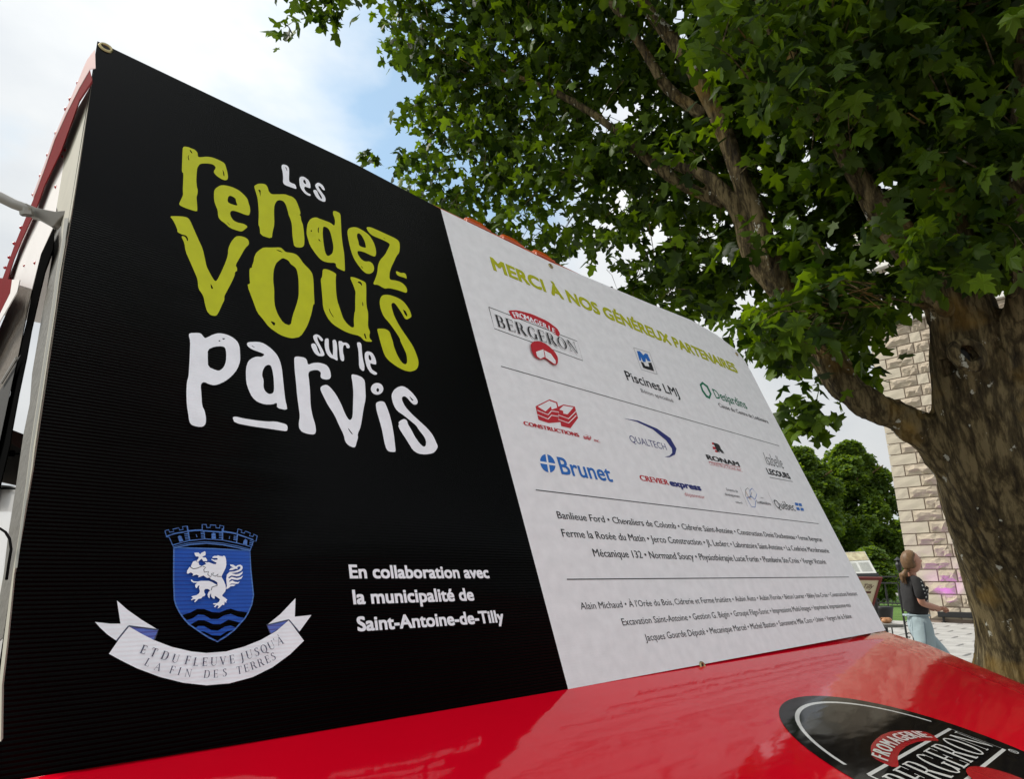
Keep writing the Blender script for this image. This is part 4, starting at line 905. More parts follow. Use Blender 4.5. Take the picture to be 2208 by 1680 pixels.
for u0, u1_, dv in ((1.75, 2.0, .004), (1.95, 2.15, .001)):
    mb = MB(); mb.slab([bl(u0, 1.325, -.002), bl(u1_, 1.325, -.002), bl(u1_ - .03, 1.331 + dv, -.002), bl(u0 + .03, 1.333 + dv, -.002)], Nd * -.03); mb.build('trim', red_old, vis)

# left side: pieces of the body wall, surveyed on the wall's plane
IN = (Hd * .22 - Fd) * .4
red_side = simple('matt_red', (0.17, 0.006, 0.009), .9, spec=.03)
white_side = simple('matt_white', (0.80, 0.76, 0.74), .6, var=.06, spec=.2)
def side(name, pts, thick, mat, off=0.0, label=None):
    mb = MB(); mb.slab([sp(x, y, off) for x, y in pts], IN * thick)
    return mb.build(name, mat, truck, label=label)
side('cab_pillar', [(197, 182), (166, 235), (149.5, 285), (138, 349), (122, 446), (132, 470), (133, 520), (122, 582), (111, 664), (97, 754), (86.5, 824), (75, 898), (66, 959), (55, 1051), (41.5, 1148), (28, 1231), (19, 1297), (8, 1380), (-3, 1480), (-12, 1600), (2, 1600), (4, 1480), (16, 1380), (30, 1240), (70, 1010), (110, 742), (137, 560), (162, 410), (205, 130)], .03, cream, label='cream windscreen pillar with chipped paint')
side('pillar_edge', [(139, 470), (134, 520), (123, 582), (112, 664), (98, 754), (87.5, 824), (76, 898), (67, 959), (56, 1051), (42.5, 1148), (31, 1225), (37, 1225), (61, 1051), (72, 959), (82, 898), (93, 824), (103.5, 754), (117.5, 664), (128.5, 582), (140, 520), (148, 470)], .004, chip, off=.004)
side('inner_pillar', [(120, 483), (135, 467), (133, 520), (122, 582), (111, 664), (97, 754), (86.5, 824), (75, 898), (66, 959), (55, 1051), (41.5, 1148), (28, 1231), (12, 1370), (-20, 1400), (8, 1236), (16.6, 1161), (34.6, 1046.5), (51, 934), (64, 871), (69, 806), (94, 659), (100, 630), (102, 616), (115, 533), (117.6, 486)], .05, greyp, off=-.006, label='dull grey door pillar')
side('door_post', [(116, 490), (88.6, 547), (70.6, 622), (57, 694), (38, 772), (26, 824), (22, 851), (17, 867), (0, 948), (-25, 1060), (-5, 1060), (0, 1045), (21, 959), (26, 923), (40, 848), (57, 768), (67.5, 709), (86.5, 626), (97, 582), (113.5, 537), (116, 520)], .03, darkr, off=.002, label='black door frame')
side('upper_panel', [(166, 235), (149, 285), (138, 349), (122, 446), (117, 484), (88, 548), (69, 623), (40, 614), (16, 604), (36, 555), (60, 475), (83, 400), (110, 330), (140, 265)], .02, white_side, off=.0, label='white upper body panel')
rail_l = [(194, 149), (172, 188), (144, 244), (119, 299), (97, 363), (72, 429), (55, 470), (32, 526), (7, 596), (-30, 680), (-60, 760)]
rail_r = [(-48, 762), (-19, 682), (18, 598), (30.5, 557), (48.5, 513), (68, 470), (80, 443), (97, 396), (133, 321), (158, 252), (172, 213), (199, 172)]
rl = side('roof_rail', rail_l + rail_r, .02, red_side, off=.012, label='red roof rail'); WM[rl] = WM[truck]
for x, y in ((171, 180), (154, 215), (144, 236), (123, 288), (105, 335), (89, 380), (73, 420), (46, 491), (31, 525), (20, 555), (11, 577)):
    mb = MB(); mb.ball(sp(x, y, .006), .0055, n=6); mb.build('rivet', red_p, rl, smooth=True)
for x, y in ((142, 324), (136, 338), (121, 403), (76, 567), (53, 573), (24, 600)):
    mb = MB(); mb.ball(sp(x, y, .0), .0035, n=5); mb.build('rivet', red_p, truck, smooth=True)
side('roof_cap', [(205, 106), (196, 117), (188, 128), (180, 145), (174, 160), (165, 182), (141, 238), (116, 296), (94, 358), (70, 422), (72, 427), (97, 361), (119, 297), (144, 242), (172, 186), (194, 148), (206, 145)], .006, simple('sky_sheen_red', (0.60, 0.33, 0.29), .35), off=.013, label='faded red rounded roof edge')  # pale tone paints the sky's reflection on the red gloss
# roof skin
p0 = sp(196, 130); p0r = bl(2.35, 1.30, -.06)
mb = MB(); d = -Fd * 1.7
mb.slab([p0 + Hd * .02, Vector((p0r.x, p0r.y, p0.z)), Vector((p0r.x, p0r.y, p0.z)) + d, p0 + Hd * .02 + d], Vector((0, 0, .03))); mb.build('roof', white_p, truck)
mb = MB(); q0 = bl(2.50, .1, -.05); q1 = bl(2.42, 1.25, -.05); mb.slab([q0, q1, q1 + d, Vector((q0.x, q0.y, q0.z)) + d * 1.25, Vector((q0.x, q0.y, .45)) + d * 1.25, Vector((q0.x, q0.y, .45))], -Hd * .03); mb.build('side_panel', white_p, truck)
# lower door and what shows through the open window
side('door', [(34, 1049), (16.6, 1162), (8, 1237), (-20, 1400), (-90, 1400), (-60, 1040)], .03, white_p, off=-.012, label='white lower door panel')
side('belt_line', [(34.6, 1052), (34, 1055.5), (-30, 1054), (-30, 1050)], .01, darkr, off=-.008)
side('door_trim', [(48, 941), (52, 934), (34.6, 1046), (-12, 1036), (0, 990), (21, 959)], .03, simple('brown_trim', (0.20, 0.17, 0.14), .8, bump=.3), off=-.03, label='brown inner door trim')
side('window_sill', [(21, 925), (52, 937), (47, 968), (17, 952)], .03, simple('red_brown_sill', (0.38, 0.13, 0.09), .7), off=-.028)
mb = MB(); mb.tube([sp(x, y, -.02) for x, y in ((44, 979), (36, 979), (24, 978))], .0012, 6); mb.box(sp(23, 978, -.02), (.008, .008, .010)); mb.build('latch', darkr, truck)
mb = MB(); mb.tube([sp(x, y, .012) for x, y in ((-30, 1130), (0, 1140), (12, 1148), (21, 1163), (24, 1185), (19, 1215), (14, 1250))], .0013, 8); mb.build('door_handle', darkr, truck, smooth=True)
# hatch over the serving window
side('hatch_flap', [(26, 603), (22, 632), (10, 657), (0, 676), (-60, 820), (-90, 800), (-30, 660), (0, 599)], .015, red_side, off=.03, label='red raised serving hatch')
side('hatch_edge', [(26, 603), (43, 602), (37, 628), (0, 692), (-60, 835), (-60, 818), (0, 676), (22, 632)], .015, white_side, off=.031, label='white edge of the hatch')
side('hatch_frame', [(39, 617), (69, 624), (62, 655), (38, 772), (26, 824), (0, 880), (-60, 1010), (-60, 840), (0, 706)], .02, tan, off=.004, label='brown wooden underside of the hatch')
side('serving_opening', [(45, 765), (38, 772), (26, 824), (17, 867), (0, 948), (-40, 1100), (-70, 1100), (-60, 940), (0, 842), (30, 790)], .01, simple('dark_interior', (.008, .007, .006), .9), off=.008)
mb = MB(); mb.tube([sp(x, y, .012) for x, y in ((3, 826), (22, 795), (36, 772))], .0022, 6); mb.build('prop', steel, truck)
# mirror arm bolted to the pillar
b0 = sp(134, 455, .0); dp = (b0 - CAM).dot(Vector((0, math.cos(PITCH), math.sin(PITCH))))
mirror = MB()
pts = [(-120, 395), (-50, 405), (0, 425), (30, 440), (52, 448), (70, 455)]
mirror.tube([at(x, y, dp * (0.97 - .00012 * (70 - x))) for x, y in pts], [.0085, .0085, .0082, .0080, .0078, .006], 12)
arm = mirror.build('mirror_arm', steel, truck, smooth=True, label='grey steel mirror arm'); WM[arm] = WM[truck]
mb = MB(); mb.slab([at(x, y, dp * .965) for x, y in [(40, 440), (55, 437), (75, 446), (97, 451), (118, 455), (141, 453), (140, 462), (134, 466), (124, 476), (117, 486), (110, 488), (98, 480), (78, 469), (62, 465), (46, 452)]], Vector((0, .012, .0))); bevel(mb.build('bracket', steel, arm), .002)
mb = MB(); mb.tube([at(59, 448, dp * .955), at(60, 466, dp * .955)], .0062, 8); mb.tube([at(57, 456, dp * .95), at(58, 464, dp * .95)], .0095, 6); mb.build('bolt', steel, arm)
# ================================================================ MAPLE
def bark_mat():
    m, n, b = new_mat('bark')
    tcx = nodes(n, 'ShaderNodeTexCoord')
    mpp = nodes(n, 'ShaderNodeMapping'); mpp.inputs['Scale'].default_value = (1, 1, .16); n.links.new(tcx.outputs['Object'], mpp.inputs['Vector'])
    wp = nodes(n, 'ShaderNodeTexNoise', i_Scale=5, i_Detail=3); n.links.new(tcx.outputs['Object'], wp.inputs['Vector'])
    wa = nodes(n, 'ShaderNodeMixRGB', blend_type='ADD'); wa.inputs[0].default_value = .10; n.links.new(mpp.outputs[0], wa.inputs[1]); n.links.new(wp.outputs['Color'], wa.inputs[2])
    vo = nodes(n, 'ShaderNodeTexVoronoi', feature='DISTANCE_TO_EDGE', i_Scale=15); n.links.new(wa.outputs[0], vo.inputs['Vector'])
    vm = nodes(n, 'ShaderNodeMapRange'); n.links.new(vo.outputs['Distance'], vm.inputs['Value']); vm.inputs['From Max'].default_value = .20
    a0 = nodes(n, 'ShaderNodeTexNoise', i_Scale=42, i_Detail=9, i_Roughness=.72); n.links.new(mpp.outputs[0], a0.inputs['Vector'])
    a1 = nodes(n, 'ShaderNodeTexNoise', i_Scale=14, i_Detail=5, i_Roughness=.6); n.links.new(mpp.outputs[0], a1.inputs['Vector'])
    s1 = nodes(n, 'ShaderNodeMath', operation='MULTIPLY_ADD'); n.links.new(vm.outputs[0], s1.inputs[0]); s1.inputs[1].default_value = .17; n.links.new(a0.outputs['Fac'], s1.inputs[2])
    a = nodes(n, 'ShaderNodeMath', operation='MULTIPLY_ADD'); n.links.new(a1.outputs['Fac'], a.inputs[0]); a.inputs[1].default_value = .7; n.links.new(s1.outputs[0], a.inputs[2])
    r = nodes(n, 'ShaderNodeValToRGB'); r.color_ramp.elements[0].position = .66; r.color_ramp.elements[1].position = 1.0
    r.color_ramp.elements[0].color = (0.020, 0.014, 0.008, 1); r.color_ramp.elements[1].color = (0.20, 0.155, 0.078, 1)
    e = r.color_ramp.elements.new(.86); e.color = (0.080, 0.060, 0.028, 1)
    sh = nodes(n, 'ShaderNodeMath', operation='MULTIPLY'); n.links.new(a.outputs[0], sh.inputs[0]); sh.inputs[1].default_value = .93
    n.links.new(sh.outputs[0], r.inputs[0])
    y = nodes(n, 'ShaderNodeTexNoise', i_Scale=2.6, i_Detail=5); n.links.new(tcx.outputs['Object'], y.inputs['Vector'])
    yr = nodes(n, 'ShaderNodeMapRange'); yr.inputs['From Min'].default_value = .56; yr.inputs['From Max'].default_value = .66; n.links.new(y.outputs['Fac'], yr.inputs['Value']); yr.inputs['To Max'].default_value = .6
    mx = nodes(n, 'ShaderNodeMixRGB'); mx.inputs[2].default_value = (0.28, 0.17, 0.035, 1); n.links.new(yr.outputs[0], mx.inputs[0]); n.links.new(r.outputs[0], mx.inputs[1])
    # pale lichen
    l = nodes(n, 'ShaderNodeTexNoise', i_Scale=15, i_Detail=4, i_Roughness=.6); n.links.new(tcx.outputs['Object'], l.inputs['Vector'])
    l2 = nodes(n, 'ShaderNodeTexNoise', i_Scale=3.1, i_Detail=2); n.links.new(tcx.outputs['Object'], l2.inputs['Vector'])
    s = nodes(n, 'ShaderNodeMath', operation='MULTIPLY_ADD'); n.links.new(l2.outputs['Fac'], s.inputs[0]); s.inputs[1].default_value = .55; n.links.new(l.outputs['Fac'], s.inputs[2])
    lr = nodes(n, 'ShaderNodeMapRange'); lr.inputs['From Min'].default_value = .95; lr.inputs['From Max'].default_value = .98; n.links.new(s.outputs[0], lr.inputs['Value'])
    mx2 = nodes(n, 'ShaderNodeMixRGB'); mx2.inputs[2].default_value = (0.48, 0.47, 0.40, 1); n.links.new(lr.outputs[0], mx2.inputs[0]); n.links.new(mx.outputs[0], mx2.inputs[1])
    n.links.new(mx2.outputs[0], b.inputs['Base Color']); b.inputs['Roughness'].default_value = .9; b.inputs['Specular IOR Level'].default_value = .2
    bu = nodes(n, 'ShaderNodeBump', i_Strength=1.0, i_Distance=.03); n.links.new(a.outputs[0], bu.inputs['Height']); n.links.new(bu.outputs[0], b.inputs['Normal'])
    return m
bark = bark_mat()
def leaf_mat(name, c1, c2, trans):
    m, n, b = new_mat(name)
    oi = nodes(n, 'ShaderNodeObjectInfo'); ge = nodes(n, 'ShaderNodeNewGeometry')
    ad = nodes(n, 'ShaderNodeMath', operation='ADD'); n.links.new(oi.outputs['Random'], ad.inputs[0]); n.links.new(ge.outputs['Random Per Island'], ad.inputs[1])
    fr_ = nodes(n, 'ShaderNodeMath', operation='FRACT'); n.links.new(ad.outputs[0], fr_.inputs[0]); pw = nodes(n, 'ShaderNodeMath', operation='POWER'); pw.inputs[1].default_value = 1.4; n.links.new(fr_.outputs[0], pw.inputs[0]); fr_ = pw
    mx = nodes(n, 'ShaderNodeMixRGB'); mx.inputs[1].default_value = c1 + (1,); mx.inputs[2].default_value = c2 + (1,); n.links.new(fr_.outputs[0], mx.inputs[0])
    n.links.new(mx.outputs[0], b.inputs['Base Color']); b.inputs['Roughness'].default_value = .5; b.inputs['Specular IOR Level'].default_value = .22
    tr = nodes(n, 'ShaderNodeBsdfTranslucent'); sc = nodes(n, 'ShaderNodeMixRGB', blend_type='MULTIPLY'); sc.inputs[0].default_value = 1; sc.inputs[2].default_value = (2.2, 2.0, .35, 1)
    n.links.new(mx.outputs[0], sc.inputs[1]); n.links.new(sc.outputs[0], tr.inputs['Color'])
    ms = nodes(n, 'ShaderNodeMixShader'); ms.inputs[0].default_value = trans
    n.links.new(b.outputs[0], ms.inputs[1]); n.links.new(tr.outputs[0], ms.inputs[2]); n.links.new(ms.outputs[0], n.nodes['Material Output'].inputs['Surface'])
    return m
leaf_m = leaf_mat('maple_leaf', (0.012, 0.030, 0.003), (0.098, 0.172, 0.010), .42)
half = [(0, .04), (.15, -.05), (.34, -.07), (.29, .07), (.38, .13), (.62, .30), (.49, .34), (.55, .50), (.38, .45), (.21, .41), (.23, .58), (.29, .72), (.15, .71), (0, 1.0)]
half_s = [(0, .02), (.34, -.08), (.29, .10), (.62, .32), (.22, .41), (.27, .72), (0, 1.0)]
def leaf_shape(hf):
    pts = hf + [(-x, y) for x, y in reversed(hf[1:-1])]
    v = [(0, .36, -.0)] + [(x, y, -.22 * abs(x) - .25 * max(0, y - .36) ** 2 + .05 * math.sin(9 * x)) for x, y in pts]
    n = len(pts); return np.array(v) - np.array([0, 0, 0]), [(0, 1 + i, 1 + (i + 1) % n) for i in range(n)]
LV, LF = leaf_shape(half); LVs, LFs = leaf_shape(half_s)

MD = 3.75                                                   # depth of the trunk from the camera
tb = at(2215, 1400, MD); tree_base = Vector((tb.x + .02, tb.y, 0))
maple = thing('maple_tree', 'big old maple with furrowed lichen-spotted trunk spreading its crown over the truck', 'tree', loc=tree_base)
def P3(l): return [at(x, y, d) for x, y, d in l]
limbs = [
 # points (x, y, depth), radii in survey pixels
 ([(2262, 1760, 3.8), (2240, 1560, 3.8), (2240, 1400, 3.8), (2216, 1220, 3.8), (2178, 1080, 3.8), (2140, 980, 3.8), (2112, 880, 3.8), (2092, 780, 3.82), (2074, 680, 3.86), (2050, 560, 3.95), (2046, 440, 4.05), (2060, 300, 4.2), (2040, 120, 4.3), (2060, -150, 4.5)],
  [140, 124, 118, 122, 126, 110, 88, 76, 66, 52, 44, 38, 30, 20]),
 ([(2200, 1100, 3.8), (2180, 980, 3.78), (2172, 860, 3.72), (2186, 740, 3.66), (2206, 640, 3.6), (2214, 430, 3.6), (2215, 240, 3.6), (2230, 0, 3.6)], [95, 85, 60, 46, 35, 32, 30, 24]),
 ([(2160, 1130, 3.85), (2095, 1035, 3.85), (2040, 975, 3.88), (1990, 932, 3.92), (1940, 903, 3.96), (1880, 875, 4.0), (1832, 845, 4.1), (1790, 790, 4.2), (1750, 725, 4.35), (1705, 655, 4.5), (1655, 590, 4.6), (1622, 540, 4.7), (1600, 470, 4.8), (1560, 415, 4.95), (1520, 380, 5.1), (1440, 350, 5.4), (1300, 300, 5.9)],
  [88, 58, 46, 40, 36, 33, 31, 30, 28, 29, 27, 24, 20, 18, 14, 9, 5]),
 ([(1690, 640, 4.5), (1668, 560, 4.55), (1637, 473, 4.65), (1600, 395, 4.8), (1560, 280, 5.0), (1500, 160, 5.2), (1455, 91, 5.4), (1388, 8, 5.6), (1330, -90, 5.8)], [23, 21, 19, 18, 17, 16, 15, 13, 10]),
 ([(1520, 250, 5.2), (1440, 190, 5.4), (1396, 118, 5.5), (1337, 31, 5.7), (1290, -40, 5.8)], [14, 12, 10, 9, 7]),
 ([(1560, 440, 5.0), (1471, 398, 5.2), (1420, 360, 5.3), (1377, 327, 5.4), (1300, 260, 5.7), (1200, 200, 6.2), (1080, 150, 6.6)], [12, 13, 12, 11, 8, 6, 3]),
 ([(2040, 690, 3.9), (2008, 600, 3.95), (1955, 530, 4.0), (1909, 473, 4.1), (1860, 400, 4.2), (1800, 290, 4.3), (1720, 150, 4.5), (1640, 20, 4.7), (1560, -120, 5)], [42, 36, 31, 27, 22, 18, 15, 12, 8]),
 ([(2038, 662, 3.78), (1990, 660, 3.7), (1930, 645, 3.65), (1890, 640, 3.6)], [9, 6, 5, 3]),
 ([(2178, 640, 3.5), (2192, 620, 3.45), (2190, 560, 3.42), (2185, 420, 3.4)], [10, 7, 6, 5]),
]
mb = MB()
for pts, rad in limbs:
    w = P3(pts)
    # denser along the way
    W2 = []; R2 = []
    for i in range(len(w) - 1):
        for k in range(3):
            t = k / 3; p_1 = w[max(i - 1, 0)]; p0_ = w[i]; p1_ = w[i + 1]; p2_ = w[min(i + 2, len(w) - 1)]
            W2.append(.5 * ((2 * p0_) + (p1_ - p_1) * t + (2 * p_1 - 5 * p0_ + 4 * p1_ - p2_) * t * t + (3 * p0_ - p_1 - 3 * p1_ + p2_) * t ** 3))
            R2.append((rad[i] * (1 - t) + rad[i + 1] * t) * (pts[i][2] * (1 - t) + pts[i + 1][2] * t) / 1375)
    W2.append(w[-1]); R2.append(rad[-1] * pts[-1][2] / 1375)
    mb.tube(W2, R2, 14)
# root flare
mb.tube([tree_base + Vector((0, 0, -.2)), tree_base + Vector((0, 0, .3)), tree_base + Vector((0, 0, .6))], [.50, .40, .28], 16)
# collar round the knot hole, old pruning scar
kc = at(2080, 768, 3.82 - .245)
ring_ = [kc + Vector((math.cos(a) * .068, -.02 + .02 * math.sin(a), math.sin(a) * .072)) for a in np.linspace(0, 2 * math.pi, 17)]
mb.tube(ring_, .028, 8); kb = at(2036, 664, 3.66); mb.ball(kb, .055, (1, .8, 1.1), 7)
tk = mb.build('trunk', bark, maple)
rm = tk.modifiers.new('r', 'REMESH'); rm.mode = 'VOXEL'; rm.voxel_size = .013; rm.adaptivity = 0
dg = bpy.context.evaluated_depsgraph_get(); me = bpy.data.meshes.new_from_object(tk.evaluated_get(dg)); tk.modifiers.clear(); tk.data = me
n = len(me.vertices); co = np.empty(n * 3); me.vertices.foreach_get('co', co); co = co.reshape(-1, 3); no = np.empty(n * 3); me.vertices.foreach_get('normal', no); no = no.reshape(-1, 3)
for _ in range(1): pass
dsp = np.array([((.5 - 1.6 * abs(noise.noise(Vector((c[0] * 8, c[1] * 8, c[2] * 1.5)))) ** .7) * 1.2 + .5 * noise.noise(Vector((c[0] * 24, c[1] * 24, c[2] * 5))) + 1.3 * noise.noise(Vector((c[0] * 3, c[1] * 3, c[2] * 1.5)))) * .018 for c in co])
thin_ = np.clip((co[:, 2] - 2.4) / 2.0, 0, 1); dsp *= (1 - .65 * thin_)
# the knot hole itself
kl = np.array(WM[maple].inverted() @ kc); d2 = np.hypot((co[:, 0] - kl[0]) / .046, (co[:, 2] - kl[2]) / .052); near = (co[:, 1] < kl[1] + .22)
dsp -= np.where(near, np.clip(1.15 - d2 ** 3, 0, 1) * .10, 0)
co += no * dsp[:, None]; me.vertices.foreach_set('co', co.ravel()); me.update()
me.materials.clear(); me.materials.append(bark); me.polygons.foreach_set('use_smooth', [True] * len(me.polygons))
tk['label'] = 'furrowed trunk with forked limbs, lichen and a knot hole'
mb = MB(); mb.ball(kc + Vector((0, .034, 0)), .050, (1, .7, 1.1), 9); mb.build('knot_hole', hole_m, maple, smooth=True)

# ---- crown. A volume of twigs, each with its leaves.
def inside(poly, x, y):
    c = False; j = len(poly) - 1
    for i in range(len(poly)):
        xi, yi = poly[i]; xj, yj = poly[j]
        if (yi > y) != (yj > y) and x < (xj - xi) * (y - yi) / (yj - yi) + xi: c = not c
        j = i
    return c
crown = [(790, -60), (800, 20), (838, 60), (842, 110), (885, 150), (915, 195), (880, 215), (845, 235), (880, 270), (935, 300), (940, 322), (880, 325), (850, 345), (852, 380), (890, 430), (1000, 500), (1060, 520), (1080, 575), (1180, 590), (1260, 625), (1400, 680), (1470, 700), (1520, 690), (1560, 660), (1600, 690), (1640, 760), (1690, 765), (1690, 800), (1760, 850), (1800, 850), (1850, 820), (1870, 730), (1890, 700), (1985, 705), (2000, 640), (2060, 560), (2120, 610), (2300, 600), (2400, -500), (1600, -700), (900, -400)]
holes_ = [(1905, 388, 42, 22), (1860, 475, 16, 14), (1850, 520, 12, 10), (1885, 560, 24, 18), (1330, 235, 24, 28), (1345, 215, 14, 14), (1150, 245, 14, 12), (1460, 30, 30, 18), (1500, 195, 10, 8), (1590, 395, 22, 14), (1625, 445, 14, 12), (1730, 340, 14, 18), (1420, 505, 32, 22), (1350, 540, 26, 20), (1245, 560, 26, 30), (1295, 590, 40, 26), (1330, 420, 26, 20), (1600, 650, 30, 16), (1540, 710, 26, 18), (1640, 565, 14, 14), (1565, 555, 16, 18), (1440, 420, 16, 12), (1210, 470, 16, 12), (1110, 430, 10, 10), (1300, 480, 20, 14), (1900, 640, 24, 16), (1945, 690, 22, 14), (1700, 700, 22, 12), (2140, 650, 26, 44), (1550, 470, 14, 12), (1060, 455, 16, 14), (1010, 365, 12, 10), (1740, 800, 20, 20)]
def depth_of(x):
    return float(np.interp(x, [600, 800, 1200, 1500, 1800, 2100, 2400], [6.0, 7.2, 6.3, 5.3, 4.3, 3.75, 3.4]))
def shade_frames(N, drop=.75):
    """random leaf frames: tips mostly hanging outwards and down"""
    az = rng.uniform(0, 2 * math.pi, N); pit = rng.normal(drop, .38, N)
    t = np.stack([np.cos(az) * np.cos(pit), np.sin(az) * np.cos(pit), -np.sin(pit)], 1)
    up_ = np.tile(np.array([0, 0, 1.0]), (N, 1)) + rng.normal(0, .38, (N, 3))
    x_ = np.cross(t, up_); x_ /= np.linalg.norm(x_, axis=1)[:, None]; z_ = np.cross(x_, t)
    return x_, t, z_
def leaves_np(pos, size, V, drop=.75):
    N = len(pos); x_, t, z_ = shade_frames(N, drop)
    loc = V[None, :, :] * size[:, None, None]; loc[:, :, 2] *= rng.uniform(-.2, 2.8, N)[:, None]; loc[:, :, 0] *= rng.uniform(.72, 1.08, N)[:, None]
    return pos[:, None, :] + loc[:, :, 0:1] * x_[:, None, :] + loc[:, :, 1:2] * t[:, None, :] + loc[:, :, 2:3] * z_[:, None, :], (x_, t, z_)
def bulk(name, P, F, mat, parent, label=None):
    N, nv = P.shape[0], P.shape[1]; me = bpy.data.meshes.new(name)
    inv = np.array(WM[parent].inverted()); Q_ = P.reshape(-1, 3) @ inv[:3, :3].T + inv[:3, 3]
    me.vertices.add(N * nv); me.vertices.foreach_set('co', Q_.ravel())
    F = np.array(F); idx = (F[None] + (np.arange(N) * nv)[:, None, None]).reshape(-1)
    nf = N * len(F); me.loops.add(nf * 3); me.loops.foreach_set('vertex_index', idx)
    me.polygons.add(nf); me.polygons.foreach_set('loop_start', np.arange(nf) * 3); me.polygons.foreach_set('loop_total', np.full(nf, 3))
    me.materials.append(mat); me.update(calc_edges=True)
    return link(name, me, parent, label, 'stuff')
tw_pts = []; twig = MB()
def sprig(x, y, d, n, spread, gap=True):
    c = np.array(at(x, y, d)); return c, n, spread
sp_list = []
def scatter(poly, n, dfun, holes=True, spread=.26, per=(7, 12)):
    xs = [p[0] for p in poly]; ys = [p[1] for p in poly]; k = 0
    while k < n:
        x = rng.uniform(min(xs), max(xs)); y = rng.uniform(min(ys), max(ys))
        if not inside(poly, x, y): continue
        d = dfun(x)
        pr = spread * 1375 / d
        if holes and any(((x - hx) / (hr + pr * .25)) ** 2 + ((y - hy) / (hs + pr * .25)) ** 2 < 1 for hx, hy, hr, hs in holes_): continue
        sp_list.append((np.array(at(x, y, d)), int(rng.integers(*per)), spread)); k += 1
# inner mass and outer layers
scatter(crown, 2300, lambda x: depth_of(x) + abs(rng.normal(0, .55)) + .1, spread=.20, per=(9, 15))
dark = [(1640, -100), (1640, 250), (1700, 420), (1830, 600), (2300, 620), (2300, -100)]
scatter(crown, 380, lambda x: depth_of(x) - rng.uniform(.1, .6), spread=.2)
scatter(dark, 420, lambda x: depth_of(x) + rng.uniform(.4, 2.0), spread=.30)
mid_ = [(930, -100), (940, 300), (1100, 420), (1500, 520), (1640, 600), (1640, -100)]
scatter(mid_, 330, lambda x: depth_of(x) + rng.uniform(.3, 1.8), spread=.28)
scatter([(605, -70), (748, -70), (740, 60), (700, 85), (650, 60), (615, 78)], 22, lambda x: 6.0 + rng.uniform(-.3, .3), False, .13, (5, 8))
scatter([(760, 335), (800, 325), (818, 350), (800, 368), (775, 352)], 5, lambda x: 7.2 + rng.uniform(-.1, .1), False, .07, (4, 6))
scatter([(1700, 850), (1780, 850), (1775, 900), (1760, 935), (1700, 925), (1690, 895)], 12, lambda x: 4.1 + rng.uniform(-.15, .15), False, .12, (4, 6))
scatter([(1600, 690), (1720, 610), (1850, 600), (1870, 640), (1780, 700), (1700, 770), (1640, 760)], 60, lambda x: 3.9 + rng.uniform(-.25, .3), False, .15, (5, 8))
scatter([(1500, -60), (2000, -60), (2080, 130), (1900, 240), (1760, 290), (1620, 200), (1520, 130)], 95, lambda x: 3.7 + rng.uniform(-.35, .3), False, .2, (5, 8))
scatter([(1920, 480), (2160, 560), (2190, 640), (2060, 640), (1960, 600)], 14, lambda x: 3.35 + rng.uniform(-.1, .15), False, .13, (4, 6))
# beyond the frame: above the truck and to the right, so the crown is whole; unseen, thickened to darken banner reflections
ext = []
for k in range(3400):
    a = rng.uniform(0, 2 * math.pi); r_ = 6.0 * math.sqrt(rng.uniform(0, 1)); z = rng.uniform(3.6, 9.5)
    p = np.array([tree_base.x + r_ * math.cos(a), tree_base.y + .4 + r_ * math.sin(a), z])
    rel = p - np.array(CAM); dep = rel[1] * math.cos(PITCH) + rel[2] * math.sin(PITCH)
    if dep > .3:
        px = 1104 + 1375 * rel[0] / dep; py = 840 - 1375 * (rel[2] * math.cos(PITCH) - rel[1] * math.sin(PITCH)) / dep
        if -250 < px < 2330 and -250 < py < 1700: continue
    if p[0] < -2.6: continue
    sp_list.append((p, 10, .34))
pos = []; siz = []
for c, n_, s_ in sp_list:
    q = c + np.clip(rng.normal(0, 1, (n_, 3)), -1.5, 1.5) * np.array([s_, s_, s_ * .45]) * .62
    pos.append(q); siz.append(rng.uniform(.085, .145, n_))
pos = np.concatenate(pos); siz = np.concatenate(siz)
rel = pos - np.array(CAM); dep = rel[:, 1] * math.cos(PITCH) + rel[:, 2] * math.sin(PITCH)
px = 1104 + 1375 * rel[:, 0] / np.maximum(dep, .01); py = 840 - 1375 * (rel[:, 2] * math.cos(PITCH) - rel[:, 1] * math.sin(PITCH)) / np.maximum(dep, .01)
inframe = (dep > .5) & (px > 0) & (px < 2208) & (py > 0) & (py < 1600)
# keep the sky and tower gaps open and the air between trunk and viewer clear
hole_hit = np.zeros(len(pos), bool)
for hx, hy, hr, hs in holes_: hole_hit |= ((px - hx) / (hr * .8)) ** 2 + ((py - hy) / (hs * .8)) ** 2 < 1
trunk_zone = inframe & (px > 1985) & (py > 590 + 90 * rng.uniform(0, 1, len(px)) ** 2)
lx = np.array([1700, 1740, 1780, 1832, 1880, 1940, 1990]); ly = np.array([655, 725, 790, 845, 875, 903, 932]); trunk_zone |= inframe & (px > 1740) & (px < 2000) & (np.abs(py - np.interp(px, lx, ly)) < 52) & (rng.uniform(0, 1, len(px)) < .93)
keep = ~(inframe & hole_hit) & ~trunk_zone & (dep > 2.6)
keep |= ~inframe & (dep < -.2)
low = pos[:, 2] < 2.75; keep &= ~(low & ~inframe)
pos, siz, dep, px, py, inframe = (a[keep] for a in (pos, siz, dep, px, py, inframe))
